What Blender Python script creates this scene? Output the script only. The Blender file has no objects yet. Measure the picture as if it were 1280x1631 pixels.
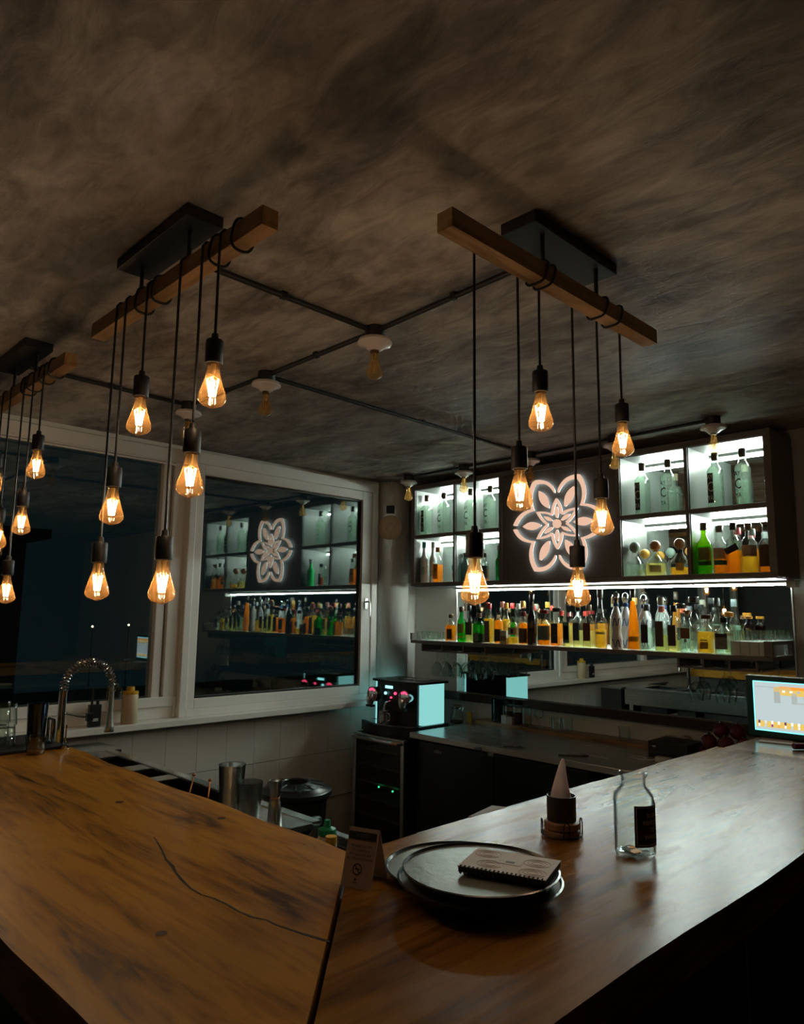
import bpy, bmesh, math, random
from mathutils import Vector, Matrix

# ------------------------------------------------------------------ camera, world, exposure
scene = bpy.context.scene
COL = scene.collection
W = 1.58                      # eye height; every z below is measured from the eye
cam_d = bpy.data.cameras.new('camera')
cam = bpy.data.objects.new('camera', cam_d)
COL.objects.link(cam)
cam_d.sensor_fit = 'VERTICAL'
cam_d.sensor_height = 36.0
cam_d.lens = 36.0 * 1142.08 / 1631.0
cam_d.clip_start = 0.02
_yaw, _pitch, _roll = 0.79644597, 0.14131594, 0.0125436
_F = Vector((-math.sin(_yaw) * math.cos(_pitch), math.cos(_yaw) * math.cos(_pitch), math.sin(_pitch)))
_R0 = Vector((math.cos(_yaw), math.sin(_yaw), 0))
_U0 = _R0.cross(_F)
_R = _R0 * math.cos(_roll) + _U0 * math.sin(_roll)
_U = _R.cross(_F)
cam.matrix_world = Matrix(((_R.x, _U.x, -_F.x, 0), (_R.y, _U.y, -_F.y, 0), (_R.z, _U.z, -_F.z, W), (0, 0, 0, 1)))
scene.camera = cam

world = bpy.data.worlds.new('night')
scene.world = world
world.use_nodes = True
world.node_tree.nodes['Background'].inputs[0].default_value = (0.30, 0.62, 0.75, 1)
world.node_tree.nodes['Background'].inputs[1].default_value = 0.011

scene.view_settings.view_transform = 'Standard'
scene.view_settings.look = 'None'
scene.view_settings.gamma = 1.0
scene.view_settings.exposure = 0.85
scene.view_settings.use_curve_mapping = False
cy = scene.cycles
cy.use_denoising = True
cy.max_bounces = 9
cy.transparent_max_bounces = 24
cy.transmission_bounces = 8
cy.glossy_bounces = 5
cy.diffuse_bounces = 3
cy.adaptive_threshold = 0.05
cy.adaptive_min_samples = 16
cy.sample_clamp_indirect = 4.0
cy.caustics_reflective = False
cy.caustics_refractive = False

FILAMENT = 108.0             # emission of the lit bulb filaments
LED = 160.0                    # emission of the shelf strips
BULB_COL = (1.0, 0.78, 0.62)
LED_COL = (0.86, 1.0, 0.90)
PI = math.pi
rnd = random.Random(7)

# ------------------------------------------------------------------ materials
_mats = {}

def _new(name):
    m = bpy.data.materials.new(name)
    m.use_nodes = True
    nt = m.node_tree
    nt.nodes.clear()
    out = nt.nodes.new('ShaderNodeOutputMaterial')
    return m, nt, out

def _noise(nt, scale, detail=4, dist=0.0, mapscale=(1, 1, 1), rough=0.55):
    tc = nt.nodes.new('ShaderNodeTexCoord')
    mp = nt.nodes.new('ShaderNodeMapping')
    mp.inputs['Scale'].default_value = mapscale
    nt.links.new(tc.outputs['Object'], mp.inputs[0])
    n = nt.nodes.new('ShaderNodeTexNoise')
    n.inputs['Scale'].default_value = scale
    n.inputs['Detail'].default_value = detail
    n.inputs['Roughness'].default_value = rough
    n.inputs['Distortion'].default_value = dist
    nt.links.new(mp.outputs[0], n.inputs['Vector'])
    return n

def _ramp(nt, src, stops):
    r = nt.nodes.new('ShaderNodeValToRGB')
    e = r.color_ramp.elements
    while len(e) < len(stops):
        e.new(0.5)
    for el, (p, c) in zip(e, stops):
        el.position = p
        el.color = (*c, 1)
    nt.links.new(src, r.inputs[0])
    return r

def pm(name, col, rough=0.5, metal=0.0, var=0.12, scale=6.0, bump=0.0, coat=0.0, spec=0.5, mapscale=(1, 1, 1), alpha=1.0):
    """plain surface with a little procedural variation of colour and gloss"""
    if name in _mats:
        return _mats[name]
    m, nt, out = _new(name)
    b = nt.nodes.new('ShaderNodeBsdfPrincipled')
    n = _noise(nt, scale, 4, 0.2, mapscale)
    lo = tuple(c * (1 - var) for c in col)
    hi = tuple(min(1, c * (1 + var)) for c in col)
    r = _ramp(nt, n.outputs[0], [(0.3, lo), (0.7, hi)])
    nt.links.new(r.outputs[0], b.inputs['Base Color'])
    rr = nt.nodes.new('ShaderNodeMapRange')
    rr.inputs[3].default_value = max(0.0, rough * 0.85)
    rr.inputs[4].default_value = min(1, rough * 1.15)
    nt.links.new(n.outputs[0], rr.inputs[0])
    nt.links.new(rr.outputs[0], b.inputs['Roughness'])
    b.inputs['Metallic'].default_value = metal
    b.inputs['Specular IOR Level'].default_value = spec
    b.inputs['Coat Weight'].default_value = coat
    b.inputs['Coat Roughness'].default_value = 0.12
    if bump:
        bp = nt.nodes.new('ShaderNodeBump')
        bp.inputs['Strength'].default_value = bump
        bp.inputs['Distance'].default_value = 0.01
        n2 = _noise(nt, scale * 4, 5, 0.3, mapscale)
        nt.links.new(n2.outputs[0], bp.inputs['Height'])
        nt.links.new(bp.outputs[0], b.inputs['Normal'])
    nt.links.new(b.outputs[0], out.inputs[0])
    _mats[name] = m
    return m

def em(name, col, strength):
    if name in _mats:
        return _mats[name]
    m, nt, out = _new(name)
    e = nt.nodes.new('ShaderNodeEmission')
    e.inputs[0].default_value = (*col, 1)
    e.inputs[1].default_value = strength
    nt.links.new(e.outputs[0], out.inputs[0])
    _mats[name] = m
    return m

def thin_glass(name, tint, edge, refl=0.9, base=0.03, blend=0.12, rough=0.0):
    """single-walled glass: clear face on, glossy and darker at grazing angles"""
    if name in _mats:
        return _mats[name]
    m, nt, out = _new(name)
    lw = nt.nodes.new('ShaderNodeLayerWeight')
    lw.inputs[0].default_value = 0.5
    pw = nt.nodes.new('ShaderNodeMath'); pw.operation = 'POWER'
    pw.inputs[1].default_value = max(1.5, 4.2 - 6.0 * blend)
    nt.links.new(lw.outputs['Facing'], pw.inputs[0])
    mr = nt.nodes.new('ShaderNodeMapRange')
    mr.inputs[3].default_value = base
    mr.inputs[4].default_value = refl
    nt.links.new(pw.outputs[0], mr.inputs[0])
    cr = _ramp(nt, lw.outputs['Facing'], [(0.0, tint), (0.45, tint), (0.97, edge)])
    t = nt.nodes.new('ShaderNodeBsdfTransparent')
    nt.links.new(cr.outputs[0], t.inputs[0])
    g = nt.nodes.new('ShaderNodeBsdfGlossy')
    g.inputs['Roughness'].default_value = rough
    mx = nt.nodes.new('ShaderNodeMixShader')
    nt.links.new(mr.outputs[0], mx.inputs[0])
    nt.links.new(t.outputs[0], mx.inputs[1])
    nt.links.new(g.outputs[0], mx.inputs[2])
    nt.links.new(mx.outputs[0], out.inputs[0])
    _mats[name] = m
    return m

def solid_glass(name, col, ior=1.42, rough=0.0, through=0.25):
    """bottle full of clear liquid: refracting body, some light passes straight on"""
    if name in _mats:
        return _mats[name]
    m, nt, out = _new(name)
    g = nt.nodes.new('ShaderNodeBsdfGlass')
    g.inputs['Color'].default_value = (*col, 1)
    g.inputs['IOR'].default_value = ior
    g.inputs['Roughness'].default_value = rough
    t = nt.nodes.new('ShaderNodeBsdfTransparent')
    t.inputs[0].default_value = (*col, 1)
    mx = nt.nodes.new('ShaderNodeMixShader')
    mx.inputs[0].default_value = through
    nt.links.new(g.outputs[0], mx.inputs[1])
    nt.links.new(t.outputs[0], mx.inputs[2])
    nt.links.new(mx.outputs[0], out.inputs[0])
    _mats[name] = m
    return m

def liquid(name, col, dens=0.55):
    """coloured drink: lets light through and scatters some of it"""
    if name in _mats:
        return _mats[name]
    m, nt, out = _new(name)
    t = nt.nodes.new('ShaderNodeBsdfTransparent')
    t.inputs[0].default_value = (*col, 1)
    tl = nt.nodes.new('ShaderNodeBsdfTranslucent')
    tl.inputs[0].default_value = (*col, 1)
    d = nt.nodes.new('ShaderNodeBsdfDiffuse')
    d.inputs[0].default_value = (*col, 1)
    m1 = nt.nodes.new('ShaderNodeMixShader')
    m1.inputs[0].default_value = 0.5
    nt.links.new(tl.outputs[0], m1.inputs[1])
    nt.links.new(d.outputs[0], m1.inputs[2])
    mx = nt.nodes.new('ShaderNodeMixShader')
    mx.inputs[0].default_value = dens
    nt.links.new(t.outputs[0], mx.inputs[1])
    nt.links.new(m1.outputs[0], mx.inputs[2])
    nt.links.new(mx.outputs[0], out.inputs[0])
    _mats[name] = m
    return m

def make_ceiling_mat():
    m, nt, out = _new('smeared_plaster')
    b = nt.nodes.new('ShaderNodeBsdfPrincipled')
    n1 = _noise(nt, 1.5, 7, 0.55, (1, 1.5, 1), 0.64)
    n2 = _noise(nt, 5.0, 8, 0.8, (1.0, 2.6, 1), 0.66)
    n3 = _noise(nt, 0.55, 3, 0.6)
    mx = nt.nodes.new('ShaderNodeMath'); mx.operation = 'MULTIPLY_ADD'
    nt.links.new(n1.outputs[0], mx.inputs[0]); mx.inputs[1].default_value = 0.6
    m2 = nt.nodes.new('ShaderNodeMath'); m2.operation = 'MULTIPLY'
    nt.links.new(n2.outputs[0], m2.inputs[0]); m2.inputs[1].default_value = 0.4
    nt.links.new(m2.outputs[0], mx.inputs[2])
    r = _ramp(nt, mx.outputs[0], [(0.36, (0.11, 0.102, 0.104)), (0.45, (0.27, 0.252, 0.252)), (0.53, (0.46, 0.44, 0.425)), (0.62, (0.70, 0.68, 0.64))])
    r3 = _ramp(nt, n3.outputs[0], [(0.35, (0.72, 0.66, 0.60)), (0.65, (1.0, 1.0, 1.0))])
    mul = nt.nodes.new('ShaderNodeMix'); mul.data_type = 'RGBA'; mul.blend_type = 'MULTIPLY'
    mul.inputs[0].default_value = 1.0
    nt.links.new(r.outputs[0], mul.inputs[6]); nt.links.new(r3.outputs[0], mul.inputs[7])
    nt.links.new(mul.outputs[2], b.inputs['Base Color'])
    b.inputs['Roughness'].default_value = 0.6
    b.inputs['Specular IOR Level'].default_value = 0.35
    bp = nt.nodes.new('ShaderNodeBump'); bp.inputs['Strength'].default_value = 0.22; bp.inputs['Distance'].default_value = 0.015
    nt.links.new(n2.outputs[0], bp.inputs['Height']); nt.links.new(bp.outputs[0], b.inputs['Normal'])
    nt.links.new(b.outputs[0], out.inputs[0])
    return m

def make_wood(name, along, light, mid, dark, rough=0.3, offs=(0, 0, 0), coat=0.35, ior=1.32):
    m, nt, out = _new(name)
    b = nt.nodes.new('ShaderNodeBsdfPrincipled')
    ms = (0.8, 6.0, 6.0) if along == 'x' else (6.0, 0.8, 6.0)
    tc = nt.nodes.new('ShaderNodeTexCoord')
    mp = nt.nodes.new('ShaderNodeMapping')
    mp.inputs['Scale'].default_value = ms
    mp.inputs['Location'].default_value = offs
    nt.links.new(tc.outputs['Object'], mp.inputs[0])
    n = nt.nodes.new('ShaderNodeTexNoise')
    n.inputs['Scale'].default_value = 2.1; n.inputs['Detail'].default_value = 7; n.inputs['Distortion'].default_value = 1.1
    n.inputs['Roughness'].default_value = 0.6
    nt.links.new(mp.outputs[0], n.inputs['Vector'])
    fi = nt.nodes.new('ShaderNodeTexNoise')
    fi.inputs['Scale'].default_value = 9; fi.inputs['Detail'].default_value = 5; fi.inputs['Distortion'].default_value = 0.4
    nt.links.new(mp.outputs[0], fi.inputs['Vector'])
    ma = nt.nodes.new('ShaderNodeMath'); ma.operation = 'MULTIPLY_ADD'
    nt.links.new(fi.outputs[0], ma.inputs[0]); ma.inputs[1].default_value = 0.3
    mb = nt.nodes.new('ShaderNodeMath'); mb.operation = 'MULTIPLY'
    nt.links.new(n.outputs[0], mb.inputs[0]); mb.inputs[1].default_value = 0.7
    nt.links.new(mb.outputs[0], ma.inputs[2])
    r = _ramp(nt, ma.outputs[0], [(0.37, dark), (0.455, mid), (0.56, light), (0.68, tuple(c * 0.8 for c in light))])
    nt.links.new(r.outputs[0], b.inputs['Base Color'])
    mr = nt.nodes.new('ShaderNodeMapRange')
    mr.inputs[3].default_value = rough * 0.75; mr.inputs[4].default_value = rough * 1.3
    nt.links.new(n.outputs[0], mr.inputs[0]); nt.links.new(mr.outputs[0], b.inputs['Roughness'])
    b.inputs['IOR'].default_value = ior
    b.inputs['Coat Weight'].default_value = coat
    b.inputs['Coat Roughness'].default_value = 0.10
    bp = nt.nodes.new('ShaderNodeBump'); bp.inputs['Strength'].default_value = 0.12; bp.inputs['Distance'].default_value = 0.004
    nt.links.new(fi.outputs[0], bp.inputs['Height']); nt.links.new(bp.outputs[0], b.inputs['Normal'])
    nt.links.new(b.outputs[0], out.inputs[0])
    return m

def make_mirror(name, col, rough=0.01):
    return pm(name, col, rough, 1.0, 0.03, 1.0)

def make_pane():
    m, nt, out = _new('night_window_glass')
    t = nt.nodes.new('ShaderNodeBsdfTransparent'); t.inputs[0].default_value = (0.7, 0.78, 0.76, 1)
    g = nt.nodes.new('ShaderNodeBsdfGlossy'); g.inputs[0].default_value = (0.9, 0.97, 0.95, 1); g.inputs['Roughness'].default_value = 0.006
    lw = nt.nodes.new('ShaderNodeLayerWeight'); lw.inputs[0].default_value = 0.3
    mr = nt.nodes.new('ShaderNodeMapRange'); mr.inputs[3].default_value = 0.16; mr.inputs[4].default_value = 0.85
    nt.links.new(lw.outputs['Facing'], mr.inputs[0])
    n = _noise(nt, 3.0, 5, 0.4)
    ad = nt.nodes.new('ShaderNodeMath'); ad.operation = 'MULTIPLY'
    r2 = nt.nodes.new('ShaderNodeMapRange'); r2.inputs[3].default_value = 0.9; r2.inputs[4].default_value = 1.1
    nt.links.new(n.outputs[0], r2.inputs[0])
    nt.links.new(mr.outputs[0], ad.inputs[0]); nt.links.new(r2.outputs[0], ad.inputs[1])
    mx = nt.nodes.new('ShaderNodeMixShader')
    nt.links.new(ad.outputs[0], mx.inputs[0]); nt.links.new(t.outputs[0], mx.inputs[1]); nt.links.new(g.outputs[0], mx.inputs[2])
    nt.links.new(mx.outputs[0], out.inputs[0])
    return m

CEIL = make_ceiling_mat()
WOOD_L = make_wood('bar_wood_along_x', 'x', (0.52, 0.235, 0.020), (0.34, 0.14, 0.011), (0.08, 0.030, 0.004), 0.38, (0, 0, 0), 0.12)
WOOD_R = make_wood('bar_wood_along_y', 'y', (0.31, 0.145, 0.028), (0.22, 0.096, 0.019), (0.11, 0.050, 0.013), 0.26, (3.1, 0.7, 0), 0.0, 1.17)  # same wood as the left, colour darkened to offset the strip light
BEAM = make_wood('beam_wood_x', 'x', (0.48, 0.28, 0.11), (0.40, 0.22, 0.085), (0.27, 0.14, 0.05), 0.5, (1, 2, 0), 0.1)
BEAM_Y = make_wood('beam_wood_y', 'y', (0.48, 0.30, 0.14), (0.40, 0.24, 0.11), (0.27, 0.15, 0.06), 0.5, (1, 2, 0), 0.1)
STRIP_WOOD = make_wood('ledge_wood', 'x', (0.40, 0.23, 0.115), (0.3, 0.165, 0.08), (0.16, 0.08, 0.04), 0.4, (0, 3, 0))
DARK_WOOD = make_wood('dark_ledge_wood', 'x', (0.055, 0.035, 0.025), (0.04, 0.025, 0.018), (0.02, 0.012, 0.01), 0.45, (0, 5, 0))
PANE = make_pane()
MIRROR = make_mirror('tinted_mirror', (0.68, 0.74, 0.72))
WHITE = pm('white_window_paint', (0.80, 0.78, 0.745), 0.4, var=0.05, scale=2)
WALLW = pm('pale_wall_paint', (0.72, 0.72, 0.68), 0.6, var=0.10, scale=2.5, bump=0.15)
TILE = pm('cream_wall_tile', (0.74, 0.715, 0.66), 0.25, var=0.05, scale=1.5)
GROUT = pm('grey_grout', (0.20, 0.19, 0.17), 0.9)
DARKWALL = pm('dark_room_paint', (0.11, 0.11, 0.112), 0.7)
FLOOR = pm('dark_floor_tile', (0.12, 0.112, 0.105), 0.35, var=0.3, scale=3)
CAB = pm('taupe_cabinet_paint', (0.17, 0.15, 0.14), 0.45, var=0.05, scale=3)
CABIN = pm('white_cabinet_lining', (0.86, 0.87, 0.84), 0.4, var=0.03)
CABLINE = pm('darkened_cabinet_lining', (0.125, 0.137, 0.125), 0.4, var=0.04)  # white box sides, colour darkened to offset the strip light
CABTOP = pm('darkened_box_underside', (0.055, 0.06, 0.055), 0.4, var=0.04)  # undersides darkened further where the strips would blow them out
RACKW = pm('white_rack_flange', (0.62, 0.63, 0.6), 0.4, var=0.04)
PANEL = pm('dark_taupe_panel', (0.135, 0.125, 0.115), 0.5, var=0.1, scale=3)
BLACK = pm('black_plastic', (0.012, 0.012, 0.013), 0.35, var=0.2)
BLACKM = pm('black_matt_metal', (0.014, 0.014, 0.016), 0.5, var=0.2)
RUBBER = pm('black_rubber', (0.01, 0.01, 0.01), 0.8, var=0.2, bump=0.3, scale=30)
STEEL = pm('brushed_steel', (0.66, 0.67, 0.66), 0.24, 1.0, var=0.08, scale=14, mapscale=(0.4, 6, 6))
CHROME = pm('chrome', (0.68, 0.69, 0.70), 0.08, 1.0, var=0.04)
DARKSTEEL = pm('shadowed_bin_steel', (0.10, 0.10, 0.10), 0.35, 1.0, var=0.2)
COPPER = pm('copper', (0.72, 0.36, 0.18), 0.25, 1.0)
FRIDGE = pm('black_fridge_front', (0.012, 0.016, 0.018), 0.3, var=0.25, scale=40)
BARFRONT = pm('dark_teal_bar_front', (0.012, 0.02, 0.022), 0.55, var=0.3, scale=5)
PORCELAIN = pm('white_porcelain', (0.72, 0.66, 0.66), 0.15, var=0.03)
CORK = pm('cork', (0.36, 0.2, 0.09), 0.8, var=0.25, scale=60)
PAPER = pm('cream_paper', (0.55, 0.46, 0.40), 0.8, var=0.05)
WHITEPL = pm('white_plastic', (0.66, 0.66, 0.63), 0.4, var=0.04)
BULB_G = thin_glass('amber_bulb_glass', (0.98, 0.84, 0.60), (0.80, 0.46, 0.15), 0.8, 0.05, 0.2)
def _haze(m, col, fac):
    # amber coating on the bulb scatters a little of the filament's light
    nt = m.node_tree
    out = [n for n in nt.nodes if n.type == 'OUTPUT_MATERIAL'][0]
    src = out.inputs[0].links[0].from_socket
    tl = nt.nodes.new('ShaderNodeBsdfTranslucent'); tl.inputs[0].default_value = (*col, 1)
    mx = nt.nodes.new('ShaderNodeMixShader'); mx.inputs[0].default_value = fac
    nt.links.new(src, mx.inputs[1]); nt.links.new(tl.outputs[0], mx.inputs[2]); nt.links.new(mx.outputs[0], out.inputs[0])
_haze(BULB_G, (1.0, 0.45, 0.10), 0.045)
BULB_OFF = thin_glass('amber_bulb_glass_unlit', (0.95, 0.82, 0.60), (0.7, 0.42, 0.16), 0.8, 0.05, 0.2)
_haze(BULB_OFF, (0.95, 0.55, 0.16), 0.14)
FIL = em('hot_filament', BULB_COL, FILAMENT)
FIL_OFF = pm('cold_filament', (0.55, 0.33, 0.1), 0.5)
LEDM = em('led_strip_light', LED_COL, LED)
CLEAR = thin_glass('clear_glass', (0.96, 0.985, 0.97), (0.36, 0.46, 0.41), 0.9, 0.05, 0.32)
GREENISH = solid_glass('clear_bottle_full', (0.80, 0.94, 0.84), 1.36, 0.0, 0.2)
STEM = thin_glass('glass_stem', (0.9, 0.85, 0.75), (0.6, 0.5, 0.4), 0.8, 0.05, 0.2)

# ------------------------------------------------------------------ geometry
class G:
    def __init__(s, v=None, f=None):
        s.v = v or []; s.f = f or []
    def add(s, o):
        n = len(s.v)
        s.v += o.v
        s.f += [tuple(i + n for i in q) for q in o.f]
        return s
    def mv(s, x=0, y=0, z=0):
        s.v = [(a + x, b + y, c + z) for a, b, c in s.v]
        return s
    def tf(s, M):
        s.v = [tuple(M @ Vector(p)) for p in s.v]
        return s
    def rot(s, axis, ang):
        return s.tf(Matrix.Rotation(ang, 4, axis))

def box(x0, x1, y0, y1, z0, z1, b=0.0):
    if b <= 0:
        v = [(x, y, z) for x in (x0, x1) for y in (y0, y1) for z in (z0, z1)]
        f = [(0, 1, 3, 2), (4, 6, 7, 5), (0, 4, 5, 1), (2, 3, 7, 6), (0, 2, 6, 4), (1, 5, 7, 3)]
        return G(v, f)
    bm = bmesh.new()
    bmesh.ops.create_cube(bm, size=1)
    for q in bm.verts:
        q.co = Vector(((x0 + x1) / 2 + q.co.x * (x1 - x0), (y0 + y1) / 2 + q.co.y * (y1 - y0), (z0 + z1) / 2 + q.co.z * (z1 - z0)))
    bmesh.ops.bevel(bm, geom=bm.edges[:], offset=b, segments=2, affect='EDGES', profile=0.6)
    return from_bm(bm)

def from_bm(bm):
    bm.verts.index_update()
    g = G([tuple(q.co) for q in bm.verts], [tuple(q.index for q in f.verts) for f in bm.faces])
    bm.free()
    return g

def lathe(prof, seg=20, cap=True, n=None):
    """prof: (radius, z[, squareness]) from bottom to top; squareness 2 = round"""
    v = []; f = []
    for p in prof:
        r, z = p[0], p[1]
        e = p[2] if len(p) > 2 else (n or 2)
        for i in range(seg):
            a = 2 * PI * i / seg
            c, s_ = math.cos(a), math.sin(a)
            k = 1.0 if e == 2 else (abs(c) ** e + abs(s_) ** e) ** (-1.0 / e)
            v.append((r * k * c, r * k * s_, z))
    for j in range(len(prof) - 1):
        for i in range(seg):
            a = j * seg + i; b = j * seg + (i + 1) % seg
            f.append((a, b, b + seg, a + seg))
    if cap:
        f.append(tuple(range(seg))[::-1])
        f.append(tuple(range((len(prof) - 1) * seg, len(prof) * seg)))
    return G(v, f)

def tube(path, r, seg=8, closed=False, radii=None):
    pts = [Vector(p) for p in path]
    v = []; f = []
    n = len(pts)
    prev = None
    for i, p in enumerate(pts):
        if closed:
            d = pts[(i + 1) % n] - pts[i - 1]
        else:
            d = pts[min(i + 1, n - 1)] - pts[max(i - 1, 0)]
        d.normalize()
        if prev is None:
            a = Vector((0, 0, 1)) if abs(d.z) < 0.9 else Vector((1, 0, 0))
            u = d.cross(a).normalized()
        else:
            u = (prev - d * prev.dot(d)).normalized()
        prev = u
        w = d.cross(u)
        rr = radii[i] if radii else r
        for k in range(seg):
            t = 2 * PI * k / seg
            q = p + (u * math.cos(t) + w * math.sin(t)) * rr
            v.append(tuple(q))
    for j in range(n if closed else n - 1):
        for k in range(seg):
            a = j * seg + k; b = j * seg + (k + 1) % seg
            c = ((j + 1) % n) * seg + k; d2 = ((j + 1) % n) * seg + (k + 1) % seg
            f.append((a, b, d2, c))
    if not closed:
        f.append(tuple(range(seg))[::-1]); f.append(tuple(range((n - 1) * seg, n * seg)))
    return G(v, f)

def prism(poly, z0, z1):
    n = len(poly)
    v = [(x, y, z0) for x, y in poly] + [(x, y, z1) for x, y in poly]
    f = [tuple(range(n))[::-1], tuple(range(n, 2 * n))] + [(i, (i + 1) % n, n + (i + 1) % n, n + i) for i in range(n)]
    return G(v, f)

def strip_prism(a, b, d0, d1):
    """band between two polylines a and b (x,z) extruded in y from d0 to d1"""
    n = len(a); v = []
    for y in (d0, d1):
        v += [(p[0], y, p[1]) for p in a] + [(p[0], y, p[1]) for p in b]
    f = []
    for i in range(n - 1):
        f.append((i, i + 1, n + i + 1, n + i))
        f.append((2 * n + i, 3 * n + i, 3 * n + i + 1, 2 * n + i + 1))
        f.append((i, 2 * n + i, 2 * n + i + 1, i + 1))
        f.append((n + i, n + i + 1, 3 * n + i + 1, 3 * n + i))
    f.append((0, n, 3 * n, 2 * n)); f.append((n - 1, 3 * n - 1, 4 * n - 1, 2 * n - 1))
    return G(v, f)

def sphere(r, seg=14, rings=8, sz=1.0):
    prof = [(max(1e-4, r * math.sin(PI * i / rings)), -r * sz * math.cos(PI * i / rings)) for i in range(rings + 1)]
    return lathe(prof, seg)

def arc_shell(r, z0, z1, a0, a1, t=0.0006, seg=10):
    """label patch wrapped round a bottle; angle 0 = +x"""
    v = []; f = []
    for i in range(seg + 1):
        a = a0 + (a1 - a0) * i / seg
        for rr in (r, r + t):
            for z in (z0, z1):
                v.append((rr * math.cos(a), rr * math.sin(a), z))
    for i in range(seg):
        k = 4 * i
        f += [(k + 2, k + 6, k + 7, k + 3), (k, k + 1, k + 5, k + 4), (k, k + 4, k + 6, k + 2), (k + 1, k + 3, k + 7, k + 5)]
    f += [(0, 2, 3, 1), (4 * seg, 4 * seg + 1, 4 * seg + 3, 4 * seg + 2)]
    return G(v, f)

_txt = {}
def text_geo(s, size):
    if s not in _txt:
        cu = bpy.data.curves.new('t', 'FONT')
        cu.body = s; cu.align_x = 'CENTER'; cu.align_y = 'CENTER'; cu.resolution_u = 2
        o = bpy.data.objects.new('t', cu)
        COL.objects.link(o)
        dg = bpy.context.evaluated_depsgraph_get()
        me = o.evaluated_get(dg).to_mesh()
        _txt[s] = ([tuple(q.co) for q in me.vertices], [tuple(p.vertices) for p in me.polygons])
        o.evaluated_get(dg).to_mesh_clear()
        bpy.data.objects.remove(o); bpy.data.curves.remove(cu)
    v, f = _txt[s]
    return G([(a * size, b * size, 0.0) for a, b, c in v], list(f))

def text_round(s, size, r, ang, z, squash=1.0):
    g = text_geo(s, size)
    out = []
    for x, y, _ in g.v:
        a = ang + x * squash / r
        out.append((r * math.cos(a), r * math.sin(a), z + y))
    return G(out, g.f)

def text_wall(s, size, x, y, z, squash=1.0):
    """text standing in a plane of constant y, facing -y"""
    g = text_geo(s, size)
    return G([(x + a * squash, y, z + b) for a, b, c in g.v], g.f)

# ------------------------------------------------------------------ objects
_mesh_cache = {}
def mk(name, g, mat, parent=None, smooth=False, key=None, loc=None):
    if key is not None and key in _mesh_cache:
        me = _mesh_cache[key]
    else:
        me = bpy.data.meshes.new(name)
        me.from_pydata(g.v, [], g.f)
        bm = bmesh.new(); bm.from_mesh(me)
        bmesh.ops.recalc_face_normals(bm, faces=bm.faces)
        bm.to_mesh(me); bm.free()
        if smooth:
            me.shade_smooth()
            try:
                me.set_sharp_from_angle(angle=math.radians(40))
            except Exception:
                pass
        me.materials.append(mat)
        if key is not None:
            _mesh_cache[key] = me
    o = bpy.data.objects.new(name, me)
    COL.objects.link(o)
    if parent is not None:
        o.parent = parent
    if loc is not None:
        o.location = loc
    return o

class Thing:
    def __init__(s, name, label, cat, loc, group=None, rz=0.0, kind=None):
        s.o = bpy.data.objects.new(name, None)
        s.o.empty_display_size = 0.05
        COL.objects.link(s.o)
        s.loc = loc
        s.o.location = (loc[0], loc[1], loc[2] + W)
        s.o.rotation_euler = (0, 0, rz)
        s.o['label'] = label
        if cat:
            s.o['category'] = cat
        if group:
            s.o['group'] = group
        if kind:
            s.o['kind'] = kind
    def w(s, name, g, mat, smooth=False, sub=None):
        """part given in room coordinates"""
        g.mv(-s.loc[0], -s.loc[1], -s.loc[2])
        return mk(name, g, mat, sub or s.o, smooth)
    def l(s, name, g, mat, smooth=True, sub=None, key=None, loc=None):
        """part given in the thing's own coordinates"""
        return mk(name, g, mat, sub or s.o, smooth, key, loc)

def single(name, g, mat, label, cat, loc, group=None, smooth=False, kind=None, local=False):
    if not local:
        g.mv(-loc[0], -loc[1], -loc[2])
    o = mk(name, g, mat, None, smooth)
    o.location = (loc[0], loc[1], loc[2] + W)
    o['label'] = label
    if cat:
        o['category'] = cat
    if group:
        o['group'] = group
    if kind:
        o['kind'] = kind
    return o

def struct(name, g, mat, label, loc=(0, 0, -W)):
    return single(name, g, mat, label, None, loc, kind='structure')

# ================================================================== THE ROOM
struct('floor', box(-4.2, 3.0, -3.0, 4.25, -W - 0.08, -W), FLOOR, 'dark tiled floor of the bar room')
struct('ceiling', box(-4.2, 3.0, -3.0, 4.25, 1.0, 1.12), CEIL, 'smeared grey-brown plaster ceiling above the bar')
struct('wall_back', box(-4.2, 3.0, 4.085, 4.25, -W, 1.0), WALLW, 'pale plaster wall behind the bottle shelves')
struct('wall_right', box(2.85, 3.0, -3.0, 4.085, -W, 1.0), DARKWALL, 'dark wall on the far right of the room', (2.9, 0, -W))
struct('wall_front', box(-4.2, 2.85, -3.0, -2.85, -W, 1.0), DARKWALL, 'dark wall at the unlit end of the room', (0, -2.9, -W))
wl = struct('wall_left', box(-4.2, -4.01, -2.85, 4.085, -W, -0.645).add(box(-4.2, -4.01, -2.85, 4.085, 0.975, 1.0)).add(box(-4.2, -4.01, 3.62, 4.085, -0.645, 0.975)),
            WALLW, 'pale window wall with cream tiles under the sill', (-4.1, 0.5, -W))
gr = mk('grout_bed', box(-4.012, -4.004, 0.30, 3.62, -1.25, -0.645).mv(4.1, -0.5, W), GROUT, wl)
tile_g = box(-0.004, 0.004, -0.0985, 0.0985, -0.1485, 0.1485, 0.0015)
for r_ in range(2):
    for c_ in range(17):
        y = 3.52 - 0.1985 * c_
        mk('tile', tile_g, TILE, wl, key='tile', loc=(-4.0 + 4.1, y - 0.5, -0.795 - 0.3 * r_ + W))

col = struct('corner_column', lathe([(0.125, -W), (0.125, 0.82), (0.128, 0.822), (0.128, 0.998)], 40).mv(-3.985, 3.80, 0), WALLW,
             'round pale column in the corner between window and shelves', (-3.985, 3.80, -W))
for p in col.data.polygons:
    p.use_smooth = len(p.vertices) == 4

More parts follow.
